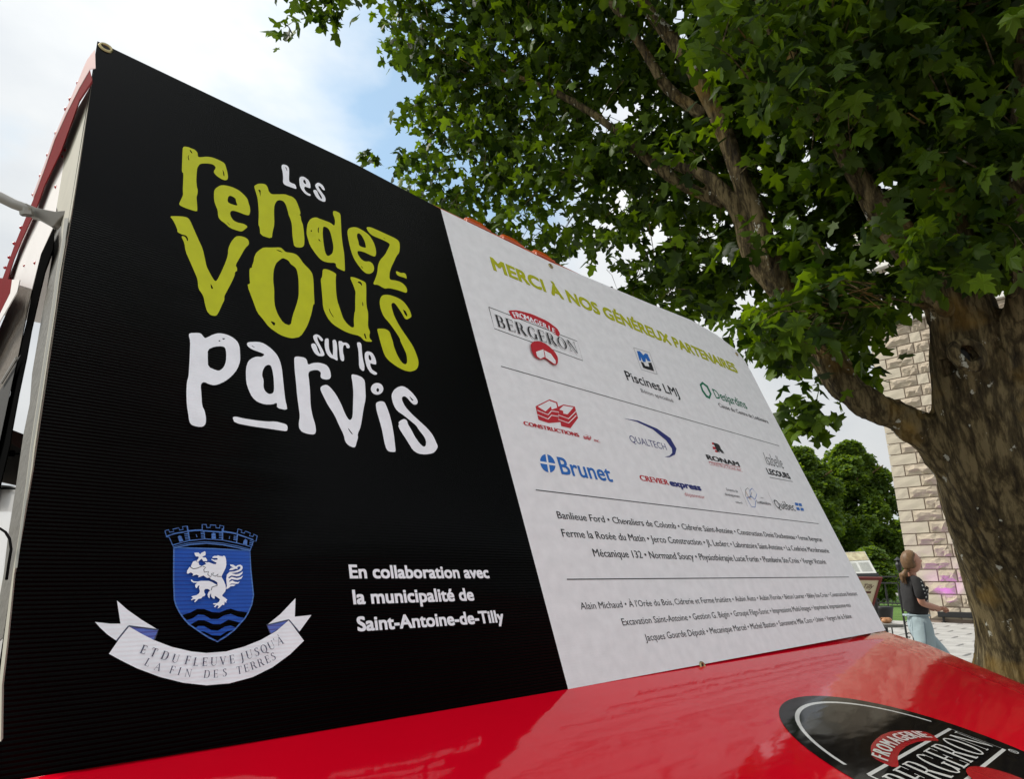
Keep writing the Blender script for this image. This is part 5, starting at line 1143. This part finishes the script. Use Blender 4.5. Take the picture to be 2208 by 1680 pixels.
# the largest in the picture are single leaves
siz = np.where(inframe | (np.abs(px - 1104) < 1500) & (dep > .5), siz, siz * 1.0)
score = np.where(inframe, siz / dep, 0) + np.where(inframe, rng.uniform(0, .006, len(siz)), 0)
order = np.argsort(-score); big = order[:290]; restl = order[290:]
x_, t_, z_ = shade_frames(len(big), .85)
lm = bpy.data.meshes.new('leaf'); lm.from_pydata(LV.tolist(), [], LF); lm.materials.append(leaf_m)
lm2 = bpy.data.meshes.new('leaf'); V2 = LV.copy(); V2[:, 2] -= .35 * V2[:, 1] ** 2; V2[:, 0] *= .9; lm2.from_pydata(V2.tolist(), [], LF); lm2.materials.append(leaf_m)
invm = WM[maple].inverted()
for k, i in enumerate(big):
    o = bpy.data.objects.new('leaf', lm if k % 2 else lm2); col.objects.link(o); o.parent = maple
    M_ = Matrix(((x_[k][0], t_[k][0], z_[k][0], pos[i][0]), (x_[k][1], t_[k][1], z_[k][1], pos[i][1]), (x_[k][2], t_[k][2], z_[k][2], pos[i][2]), (0, 0, 0, 1))) @ Matrix.Scale(float(siz[i]), 4)
    o.matrix_basis = invm @ M_
P, _ = leaves_np(pos[restl], siz[restl], LVs); bulk('foliage', P, LFs, leaf_m, maple)
print('leaves', len(pos), 'in frame', int(inframe.sum()))
# twigs: short thin shoots in each sprig, reaching back towards the limbs
nodes_l = [p for pts, rad in limbs for p in P3(pts)[3:]]
nodes_np = np.array([list(p) for p in nodes_l])
tv = []; tf = []
for k, (c, n_, s_) in enumerate(sp_list):
    if (k % 3 and k < 3000) or s_ < .14: continue
    i = int(np.argmin(np.linalg.norm(nodes_np - c, axis=1))); d_ = nodes_np[i] - c; L_ = np.linalg.norm(d_)
    if L_ < .05: continue
    e_ = c + d_ / L_ * min(L_, rng.uniform(.15, .45)) + rng.normal(0, .06, 3)
    m_ = (c + e_) / 2 + np.array([0, 0, .05]); r_ = .004
    ax_ = np.cross(d_ / L_, [0, 0, 1.0]); ax_ /= (np.linalg.norm(ax_) + 1e-6); b_ = np.cross(ax_, d_ / L_)
    b0 = len(tv)
    for p_, rr_ in ((c, .002), (m_, .0035), (e_, .006)):
        for a_ in (0, 2.094, 4.189): tv.append(tuple(p_ + (ax_ * math.cos(a_) + b_ * math.sin(a_)) * rr_))
    for s0 in (0, 3):
        for a_ in range(3): tf.append((b0 + s0 + a_, b0 + s0 + (a_ + 1) % 3, b0 + s0 + 3 + (a_ + 1) % 3, b0 + s0 + 3 + a_))
mesh_obj('twigs', tv, tf, bark, maple, True, kind='stuff')

# ================================================================ BACKGROUND TREES
far_leaf = leaf_mat('far_leaf', (0.06, 0.11, 0.024), (0.13, 0.205, 0.042), .45)
def far_tree(name, label, x, ybase, ytop, depth, wpx, nl, sz, lobes=None, grp=None, cat='tree', trunk=True):
    g = at(x, ybase, depth); base_ = Vector((g.x, g.y, 0)); hgt = at(x, ytop, depth).z; w = wpx * depth / 1375
    t = thing(name, label, cat, loc=base_, group=grp)
    r = np.random.default_rng(int(x) + 5); P = []
    z0 = hgt * .16
    cl = 260
    for k in range(cl):
        zz = r.uniform(0, 1) ** .85; env = math.sin(min(1, max(.03, 1.05 - zz)) * math.pi * .5) ** .75 * (.45 + .55 * min(1, zz * 3.5)) if lobes is None else 1
        a = r.uniform(0, 2 * math.pi); rad = w / 2 * env * r.uniform(.35, 1.0) * (1 + .22 * math.sin(3 * a + x) + .15 * math.sin(7 * zz + 5 * a))
        c = np.array([base_.x + rad * math.cos(a), base_.y + rad * math.sin(a) * .8, z0 + (hgt - z0) * zz * .97])
        m_ = nl // cl
        q = r.normal(0, 1, (m_, 3)); q /= np.linalg.norm(q, axis=1)[:, None]; q *= (r.uniform(.3, 1, (m_, 1)) ** .4) * np.array([w * .085, w * .085, w * .06])
        P.append(c + q)
    P = np.concatenate(P); sz_ = r.uniform(sz * .7, sz * 1.3, len(P))
    V = np.array([(-.5, 0, 0), (.5, 0, 0), (.3, 1, -.1), (-.35, .9, .05)]); Q_, _ = leaves_np(P, sz_, V, .4)
    bulk('crown', Q_, [(0, 1, 2), (0, 2, 3)], far_leaf, t)
    mb = MB(); mb.tube([base_, base_ + Vector((.1, 0, hgt * .4)), base_ + Vector((0, .1, hgt * .85))], [w * .035, w * .028, w * .01], 8)
    for k in range(6):
        a = k * 1.1; b_ = base_ + Vector((0, 0, hgt * (.25 + .09 * k))); mb.tube([b_, b_ + Vector((math.cos(a) * w * .3, math.sin(a) * w * .3, hgt * .12))], [w * .015, w * .005], 6)
    mb.build('trunk', bark, t)
    return t
far_tree('round_tree', 'tall round dark green tree between the banner edge and the stone tower', 1868, 1250, 936, 42, 230, 46000, .21)
far_tree('round_tree', 'broad green tree partly hidden by the right edge of the banner', 1748, 1250, 950, 36, 250, 44000, .19)
far_tree('hedge_tree', 'low dark bushy tree under the tall round tree, behind the railing', 1885, 1262, 1180, 30, 120, 9000, .2)
far_tree('hedge_tree', 'low bushy tree against the left corner of the tower', 1962, 1262, 1120, 46, 110, 9000, .3)
far_tree('slender_tree', 'feathery young tree glimpsed through the truck window', 58, 1250, 815, 16, 110, 2600, .15)
# ================================================================ NOTICE BOARDS, RAILING, TABLE
burg = simple('burgundy_frame', (0.16, 0.02, 0.015), .5)
creamp = simple('cream_paper', (0.70, 0.62, 0.42), .6, var=.04)
paper = simple('white_paper', (0.74, 0.74, 0.71), .5, var=.03)
roofpic = simple('roof_photo', (0.42, 0.16, 0.08), .6, var=.6, scale=14, dirt=(0.75, 0.6, 0.4))
iron = simple('wrought_iron', (0.012, 0.012, 0.012), .5)
inkm = simple('board_ink', (0.10, 0.02, 0.015), .6); greym = simple('board_grey', (0.42, 0.43, 0.40), .6)
def quad_board(name, label, corners, depth, thick, mat, tilt=0.25):
    """corners TL TR BR BL surveyed; lower edge nearer than the upper one"""
    tl, tr, br, blc = corners
    d2 = depth - tilt
    return [at(*tl, depth), at(*tr, depth), at(*br, d2), at(*blc, d2)]
def board_pt(q, u, v):
    a = q[0].lerp(q[1], u); b = q[3].lerp(q[2], u); return a.lerp(b, v)
q = quad_board('', '', ((1790, 1193), (1864.6, 1189.5), (1891, 1237), (1810, 1239)), 9.4, .03, paper, .3)
g0 = board_pt(q, .5, 1); b1 = thing('notice_board', 'slanted white notice board with a picture of red roofs beside the railing', 'sign', loc=(g0.x, g0.y, 0))
nrm_ = (q[1] - q[0]).cross(q[3] - q[0]).normalized(); nrm_ = nrm_ if nrm_.dot(CAM - q[0]) > 0 else -nrm_
def bq(u0, v0, u1, v1, off): return [board_pt(q, u0, v0) + nrm_ * off, board_pt(q, u1, v0) + nrm_ * off, board_pt(q, u1, v1) + nrm_ * off, board_pt(q, u0, v1) + nrm_ * off]
def plate(name, pts, th, mat, parent, label=None):
    mb = MB(); mb.slab(pts, -nrm_ * th); return mb.build(name, mat, parent, label=label)
plate('panel', bq(0, 0, 1, 1, 0), .03, paper, b1); plate('picture', bq(.02, .02, .98, .40, .004), .002, roofpic, b1)
for k in range(9): plate('text_line', bq(.30, .50 + .047 * k, .58, .515 + .047 * k, .003), .001, greym, b1); plate('text_line', bq(.64, .50 + .047 * k, .93, .515 + .047 * k, .003), .001, greym, b1)
plate('lower_rail', bq(-.02, 1.0, 1.02, 1.12, .01), .04, iron, b1)
for u in (.1, .9):
    a = board_pt(q, u, .9); mb = MB(); mb.tube([Vector((a.x, a.y + .05, 0)), a - nrm_ * .04], .03, 8); mb.build('post', iron, b1)
q = quad_board('', '', ((1800, 1246), (1902, 1247), (1880, 1318), (1800, 1322)), 8.2, .03, creamp, .0)
g0 = board_pt(q, .5, 1); b2 = thing('framed_notice', 'cream notice in a dark red wooden frame below the roof picture board', 'sign', loc=(g0.x, g0.y, 0))
nrm_ = (q[1] - q[0]).cross(q[3] - q[0]).normalized(); nrm_ = nrm_ if nrm_.dot(CAM - q[0]) > 0 else -nrm_
plate('panel', bq(0, 0, 1, 1, 0), .02, creamp, b2)
for nm, a in (('top', (0, -.02, 1, .06)), ('bottom', (0, .96, 1, 1.04)), ('right', (.945, .0601, 1.0, .9599)), ('left', (0, .0601, .04, .9599))): plate('frame_rail', bq(*a, .012), .03, burg, b2)
plate('title_bar', bq(.25, .40, .84, .46, .003), .001, inkm, b2)
for k in range(8): plate('text_line', bq(.2, .52 + .05 * k, .85, .535 + .05 * k, .003), .001, greym, b2)
me, xa, xb = text_mesh('de Tilly', 0, 3, .5)
vs = [board_pt(q, .45 + (v.co.x - xa) / (xb - xa) * .42, .32 - v.co.y / CAP * .14) + nrm_ * .004 for v in me.vertices]
mesh_obj('lettering', vs, [tuple(p.vertices) for p in me.polygons], inkm, b2, True, label='dark red script title')
for u in (.1, .9):
    a = board_pt(q, u, .9); mb = MB(); mb.tube([Vector((a.x, a.y + .05, 0)), a - nrm_ * .04], .03, 8); mb.build('post', burg, b2)

# railing
rl0, rl1 = at(1800, 1244, 11.2), at(1934, 1244, 10.4)
rail = thing('iron_railing', 'black wrought iron railing between the notice boards and the girl', 'railing', loc=(rl1.x, rl1.y, 0))
up = Vector((0, 0, 1)); dirr = (rl1 - rl0); dirr.z = 0; LR = dirr.length; dirr.normalize()
ztop = rl1.z; zbot = at(1920, 1301, 10.5).z; z0r = .08
for z in (ztop, ztop - .10, zbot, z0r):
    mb = MB(); mb.box(Vector((rl0.x, rl0.y, z)) + dirr * LR / 2, (LR, .03, .022), (dirr, dirr.cross(up), up)); mb.build('rail', iron, rail)
nb_ = int(LR / .19)
for i in range(nb_ + 1):
    p = Vector((rl0.x, rl0.y, 0)) + dirr * (LR * i / nb_); w = .012 if i % 2 else .008
    mb = MB(); mb.tube([p + up * z0r, p + up * zbot, p + up * (zbot + .12), p + up * (ztop - .1)], [w * 1.3, w * 1.3, w * 2.2, w * .8], 6)
    for s_ in (-1, 1):
        mb.tube([p + up * (zbot + .02) + dirr * s_ * (.012 + .035 * (1 - math.cos(a))) + up * (.045 * math.sin(a)) for a in np.linspace(0, 4.4, 9)], .006, 5)
    mb.build('baluster', iron, rail)
# end post with scrolls
ep = Vector((rl1.x + .06, rl1.y, 0))
for dx in (0, .05, .11, .17):
    mb = MB(); mb.tube([ep + dirr * (dx + .06) + up * .02, ep + dirr * dx + up * (ztop - .02)], .013, 6); mb.build('post', iron, rail)
mb = MB()
for k in range(7):
    c = ep + dirr * .0 + up * (.25 + k * .17)
    mb.tube([c + dirr * (.05 * math.cos(a) * (1 - a / 9) - .02) + up * (.05 * math.sin(a) * (1 - a / 9)) for a in np.linspace(0, 5.5, 12)], .009, 5)
mb.build('scrollwork', iron, rail)
mb = MB(); lt_c = ep + up * (ztop + .09) + dirr * .0
mb.tube([ep + up * ztop, ep + up * (ztop + .07)], .02, 8); mb.tube([lt_c, lt_c + up * .10, lt_c + up * .17], [.03, .05, .02], 10); mb.tube([lt_c + up * .17, lt_c + up * .22], [.06, .005], 10); mb.build('lantern', iron, rail)
# planter tub on the railing side
pc = at(1904, 1318, 9.4)
tub = thing('black_tub', 'round black tub standing in front of the railing', 'planter', loc=(pc.x, pc.y, 0))
mb = MB(); mb.tube([Vector((pc.x, pc.y, z)) for z in (pc.z - .14, pc.z + .02, pc.z + .06, pc.z + .063)], [.10, .135, .145, .12], 18); mb.build('tub', iron, tub, smooth=True)
mb = MB(); mb.tube([Vector((pc.x, pc.y, 0)), Vector((pc.x, pc.y, pc.z - .14))], .03, 8); mb.tube([Vector((pc.x, pc.y, 0.004)), Vector((pc.x, pc.y, .03))], .16, 14); mb.build('stand', iron, tub)
# weathered table with a loaf on it
wood = simple('grey_wood', (0.19, 0.18, 0.165), .8, var=.25, scale=18, bump=.3)
td = 7.3; t0 = at(1880, 1356, td); tz = at(1925, 1350, td).z
table = thing('wooden_table', 'weathered grey wooden table end showing left of the girl', 'table', loc=(t0.x, t0.y, 0))
for k in range(4):
    c = at(1908, 1352, td + .0); mb = MB(); mb.box(Vector((c.x - .12, c.y + .02 + k * .15, tz)), (.62, .14, .035)); bevel(mb.build('plank', wood, table), .004)
for dx, dy in ((.10, .0), (.10, .42), (-.36, .0), (-.36, .42)):
    mb = MB(); mb.box(Vector((t0.x + .0 + dx, t0.y + .05 + dy, (tz - .02) / 2)), (.07, .07, tz - .02)); mb.build('leg', wood, table)
lc = at(1911, 1338, td + .15)
loaf = thing('bread_loaf', 'small orange-brown loaf lying on the grey wooden table', 'bread', loc=(lc.x, lc.y, tz + .018))
crust = simple('crust', (0.42, 0.17, 0.07), .6, var=.35, scale=25, bump=.6, dirt=(0.5, 0.27, 0.13))
mb = MB(); mb.ball(Vector((lc.x, lc.y, tz + .045)), .05, (1.15, .8, .62), 9); mb.build('crust', crust, loaf, smooth=True)
for k in range(4):
    mb = MB(); x0 = lc.x - .04 + .024 * k; mb.tube([Vector((x0 + .012 * math.cos(a), lc.y - .038 * math.cos(a), tz + .045 + .034 * math.sin(a))) for a in np.linspace(.2, 2.9, 7)], .004, 5); mb.build('slash', crust, loaf)

# ================================================================ GIRL
skin_m = simple('skin', (0.50, 0.245, 0.165), .55, var=.08, scale=20)
skin_m.node_tree.nodes['Principled BSDF'].inputs['Subsurface Weight'].default_value = .08
hair_m = simple('dark_blond_hair', (0.09, 0.042, 0.016), .55, var=.4, scale=45, dirt=(0.19, 0.105, 0.045))
shirt_m = simple('black_cotton', (0.016, 0.015, 0.016), .85, bump=.5, bscale=14)
jean_m = simple('pale_denim', (0.32, 0.40, 0.43), .85, var=.12, scale=9, bump=.5, bscale=16)
PDp = 6.7
def gp(x, y, lat=0.0): return at(x, y, PDp) + Vector((0, lat, 0))
def skinned(name, verts, edges, rad, parent, mat, sub=2, root=0):
    me = bpy.data.meshes.new(name); me.from_pydata([tuple(v) for v in verts], edges, [])
    o = bpy.data.objects.new(name, me); col.objects.link(o)
    sk = o.modifiers.new('s', 'SKIN'); sb = o.modifiers.new('u', 'SUBSURF'); sb.levels = sub; sb.render_levels = sub
    for i, r in enumerate(rad):
        d = me.skin_vertices[0].data[i]; d.radius = r if isinstance(r, tuple) else (r, r); d.use_root = (i == root)
    dg = bpy.context.evaluated_depsgraph_get(); m2 = bpy.data.meshes.new_from_object(o.evaluated_get(dg)); bpy.data.objects.remove(o)
    inv = WM[parent].inverted(); m2.transform(inv); m2.materials.clear(); m2.materials.append(mat)
    m2.polygons.foreach_set('use_smooth', [True] * len(m2.polygons)); return link(name, m2, parent)
fx = gp(1985, 1340); girl = thing('person', 'girl with a ponytail in black T-shirt and pale jeans looking up to the right', 'person', loc=(fx.x, fx.y, 0))
hipc = gp(1976, 1335); kneeL = Vector((gp(1974, 1400).x, hipc.y - .10, .50)); footL = Vector((kneeL.x + .0, hipc.y - .10, .09))
kneeR = Vector((gp(2038, 1400).x, hipc.y + .12, .50)); footR = Vector((kneeR.x + .08, hipc.y + .12, .09))
chest = gp(1976, 1265); waist = gp(1975, 1312); neck0 = gp(1963, 1240); neck1 = gp(1966, 1228); skull = gp(1963, 1210)
shN = gp(1960, 1252, -.15); elN = gp(1962, 1300, -.20); wrN = gp(2014, 1312, -.10); shF = gp(1972, 1252, .14); elF = gp(1984, 1298, .18); wrF = gp(2018, 1316, .0)
V = [hipc, waist, chest, neck0, neck1, skull, shN, elN, wrN, shF, elF, wrF, hipc + Vector((.0, -.09, -.03)), kneeL, footL, footL + Vector((.15, 0, -.05)), hipc + Vector((.02, .09, -.03)), kneeR, footR, footR + Vector((.15, 0, -.05))]
Ed = [(0, 1), (1, 2), (2, 3), (3, 4), (4, 5), (2, 6), (6, 7), (7, 8), (2, 9), (9, 10), (10, 11), (0, 12), (12, 13), (13, 14), (14, 15), (0, 16), (16, 17), (17, 18), (18, 19)]
rd = [.07, .055, .08, .052, .048, .085, .045, .036, .024, .045, .036, .024, .05, .045, .035, .03, .05, .045, .035, .03]
body = skinned('body', V, Ed, rd, girl, skin_m); WM[body] = WM[girl]
# head: ovoid with brow, nose, lips, chin, turned to the right of the picture
hc = gp(1966, 1212); fwd = Vector((.97, .10, .24)).normalized(); hu = Vector((-.22, 0, .97)); hu = (hu - fwd * hu.dot(fwd)).normalized(); hr = fwd.cross(hu)
hv = []; hf_ = []; NI, NJ = 22, 28
prof = {0: 0}
for i in range(NI + 1):
    th = math.pi * i / NI
    for j in range(NJ):
        ph = 2 * math.pi * j / NJ; cz = math.cos(th); s_ = math.sin(th); cx_ = math.cos(ph); cy_ = math.sin(ph)
        front = max(0, cx_) ** 3 * s_; w = .072; l = .092; h_ = .112
        x = s_ * cx_ * l; y = s_ * cy_ * w; z = cz * h_
        jaw = max(0, -cz); y *= 1 - .35 * jaw ** 1.5; x *= 1 - .10 * jaw
        if cx_ > 0: x += -.004 * jaw
        narrow = max(0, cx_) ** 14 * s_
        x += narrow * (.032 * math.exp(-((z + .012) / .016) ** 2) + .010 * math.exp(-((z + .045) / .010) ** 2) + .030 * math.exp(-((z + .088) / .020) ** 2))
        x -= max(0, cx_) ** 8 * .008 * math.exp(-((z - .018) / .014) ** 2)
        hv.append(hc + fwd * x + hr * y + hu * z)
for i in range(NI):
    for j in range(NJ):
        a = i * NJ + j; b = i * NJ + (j + 1) % NJ; hf_.append((a, a + NJ, b + NJ, b))
mesh_obj('face', hv, hf_, skin_m, body, True, True)
WM[body] = WM[girl]
eye = simple('eye', (.03, .02, .015), .3); lip = simple('lips', (.42, .13, .11), .5)
for s_ in (-1, 1):
    mb = MB(); mb.ball(hc + fwd * .070 + hr * (.030 * s_) + hu * .018, .0085, (1, 1, .7), 6); mb.build('eye', eye, body, smooth=True)
    mb = MB(); mb.tube([hc + fwd * .078 + hr * (.014 * s_) + hu * .038, hc + fwd * .066 + hr * (.046 * s_) + hu * .036], .0035, 5); mb.build('eyebrow', hair_m, body)
    mb = MB(); mb.ball(hc + fwd * -.006 + hr * (.072 * s_) - hu * .012, .026, (.75, .32, 1), 8); mb.build('ear', skin_m, body, smooth=True)
mb = MB(); mb.tube([hc + fwd * .074 + hr * .02 - hu * .046, hc + fwd * .086 - hu * .044, hc + fwd * .074 - hr * .02 - hu * .046], .005, 6); mb.build('mouth', lip, body)
# hair cap swept back to a ponytail
kv = []; kf = []
for i in range(NI + 1):
    th = math.pi * i / NI
    for j in range(NJ):
        ph = 2 * math.pi * j / NJ; s_ = math.sin(th); cz = math.cos(th); cx_ = math.cos(ph); cy_ = math.sin(ph)
        rp = .010 + .003 * math.sin(ph * 17 + th * 3)
        # the face, the ear line and the nape stay free: there the cap dips under the skin
        face_ = max(0, cx_ * s_ + .20 - 1.1 * max(0, cz - .15)) * 7
        nape = max(0, -cz - .42) * 2.5 + max(0, (-cz) * .9 + cx_ * 1.3 - .42) * 1.2
        k_ = rp - min(.05, .05 * (face_ + nape))
        kv.append(hc + fwd * (s_ * cx_ * (.092 + k_) - .006) + hr * (s_ * cy_ * (.073 + k_)) + hu * (cz * (.112 + k_)))
for i in range(NI):
    for j in range(NJ):
        a = i * NJ + j; b = i * NJ + (j + 1) % NJ; kf.append((a, a + NJ, b + NJ, b))
mesh_obj('hair', kv, kf, hair_m, girl, True, True, label='dark blond hair tied back')
mb = MB(); tail0 = hc - fwd * .088 - hu * .065
tl = [tail0 + fwd * .02, tail0 - fwd * .02 - hu * .005, tail0 - fwd * .045 - hu * .035, gp(1944, 1241, -.02), gp(1943, 1250, -.03), gp(1945, 1257, -.03)]
mb.tube(tl, [.016, .022, .036, .036, .024, .006], 12); 
for k in range(9):
    o_ = Vector((rng.normal(0, .012), rng.normal(0, .014), rng.normal(0, .008))); mb.tube([p + o_ * (i / 3) for i, p in enumerate(tl)], [.008, .012, .014, .013, .009, .002], 6)
mb.build('ponytail', hair_m, girl, smooth=True)
# hands: palm and five bent fingers
def hand(w0, dirv, parent, lat):
    dirv = dirv.normalized(); side_ = Vector((0, 1, 0)) * lat; dn = dirv.cross(side_).normalized()
    if dn.z > 0: dn = -dn
    vs = [w0 - dirv * .01, w0 + dirv * .035, w0 + dirv * .062]; es = [(0, 1), (1, 2)]; rs = [.021, (.028, .018), (.030, .016)]
    for k, (off, L_) in enumerate(((-.024, .050), (-.008, .058), (.008, .055), (.023, .044))):
        b0 = len(vs); base_ = w0 + dirv * .058 + side_ * off
        vs += [base_, base_ + dirv * L_ * .45 + dn * L_ * .25, base_ + dirv * L_ * .55 + dn * L_ * .75]
        es += [(2, b0), (b0, b0 + 1), (b0 + 1, b0 + 2)]; rs += [.0095, .0088, .0075]
    b0 = len(vs); vs += [w0 + dirv * .025 - side_ * .028, w0 + dirv * .055 - side_ * .04 + dn * .02]; es += [(1, b0), (b0, b0 + 1)]; rs += [.011, .009]
    return skinned('hand', vs, es, rs, parent, skin_m, 1)
hand(wrN, Vector((.9, .25, .08)), body, 1); hand(wrF, Vector((.9, -.3, .15)), body, -1)
# T-shirt: wide, cropped, short sleeves
shirt = skinned('t_shirt', [gp(1974, 1324), gp(1976, 1290), gp(1975, 1262), gp(1964, 1247), shN + Vector((.0, .02, 0)), gp(1960, 1276, -.19), gp(1966, 1293, -.20), shF, gp(1982, 1278, .18), gp(1988, 1292, .18)],
  [(0, 1), (1, 2), (2, 3), (2, 4), (4, 5), (5, 6), (2, 7), (7, 8), (8, 9)], [(.125, .115), .122, .112, .058, .060, .062, .062, .060, .060, .058], girl, shirt_m, root=1)
shirt['label'] = 'loose black short-sleeved T-shirt with rows of white dots'
WM[shirt] = WM[girl]
tor = shirt.data
dotm = simple('white_dots', (.62, .62, .60), .7); yel = simple('yellow_dot', (.5, .42, .15), .7)
dirc = Vector((.55, -.83, 0)).normalized(); sd_ = Vector((.83, .55, 0))
from mathutils.bvhtree import BVHTree
bv = BVHTree.FromPolygons([WM[girl] @ v.co for v in tor.vertices], [tuple(p.vertices) for p in tor.polygons])
for r_ in range(7):
    for c_ in range(3):
        x = 1986 + c_ * 7 + r_ * 2.6; y = 1255 + r_ * 8.2 + (c_ % 2) * 1.5
        o_ = CAM; d_ = ray(x, y).normalized(); hit = bv.ray_cast(o_, d_)
        if hit[0] is None: continue
        p_, n_ = hit[0], hit[1]
        if n_.dot(d_) > 0: n_ = -n_
        t1 = n_.orthogonal().normalized(); t2 = n_.cross(t1); k_ = .0095 if rng.uniform() < .7 else .0065
        mesh_obj('dot', [p_ + n_ * .003 + (t1 * math.cos(a) + t2 * math.sin(a)) * k_ for a in np.linspace(0, 2 * math.pi, 8)[:-1]], [tuple(range(7))], yel if (r_, c_) == (1, 2) else dotm, shirt, True)
jeans = skinned('jeans', [gp(1976, 1316), hipc + Vector((0, 0, -.02)), hipc + Vector((.0, -.085, -.10)), kneeL, footL + Vector((0, 0, .03)), hipc + Vector((.03, .085, -.10)), kneeR, footR + Vector((0, 0, .03))],
  [(0, 1), (1, 2), (2, 3), (3, 4), (1, 5), (5, 6), (6, 7)], [(.105, .10), (.125, .115), .108, .085, .075, .105, .085, .075], girl, jean_m, root=1)
jeans['label'] = 'pale blue high-waisted jeans'; WM[jeans] = WM[girl]
bj = BVHTree.FromPolygons([WM[girl] @ v.co for v in jeans.data.vertices], [tuple(p.vertices) for p in jeans.data.polygons])
seam_shade_m = simple('seam_and_shade_denim', (0.13, 0.17, 0.20), .9)
for ln in ([(1992, 1342), (1994, 1356), (1996, 1372), (1997, 1392), (1998, 1410)], [(1966, 1334), (1967, 1350), (1969, 1370), (1972, 1400)], [(1953, 1338), (1964, 1340), (1963, 1352), (1955, 1351)]):  # first stroke paints the shade between the legs; then side seam and pocket
    ps = []
    for x, y in ln:
        h_ = bj.ray_cast(CAM, ray(x, y).normalized())
        if h_[0] is not None: ps.append(h_[0] + (CAM - h_[0]).normalized() * .002)
    if len(ps) > 1:
        mb = MB(); mb.tube(ps, .0045 if ln[0][0] > 1980 else .0022, 6); mb.build('seam', seam_shade_m, jeans)
mb = MB(); wc = gp(1976, 1327); mb.tube([wc + Vector((math.cos(a) * .118, math.sin(a) * .112, .0)) for a in np.linspace(0, 2 * math.pi, 25)], .012, 6, cap=False); mb.build('waistband', jean_m, jeans, smooth=True)
for f0, nm in ((footL, 0), (footR, 1)):
    mb = MB(); mb.ball(Vector((f0.x + .06, f0.y, .055)), .07, (1.9, .75, .72), 8); mb.build('shoe', simple('shoe_white', (.6, .6, .58), .7), girl, smooth=True)
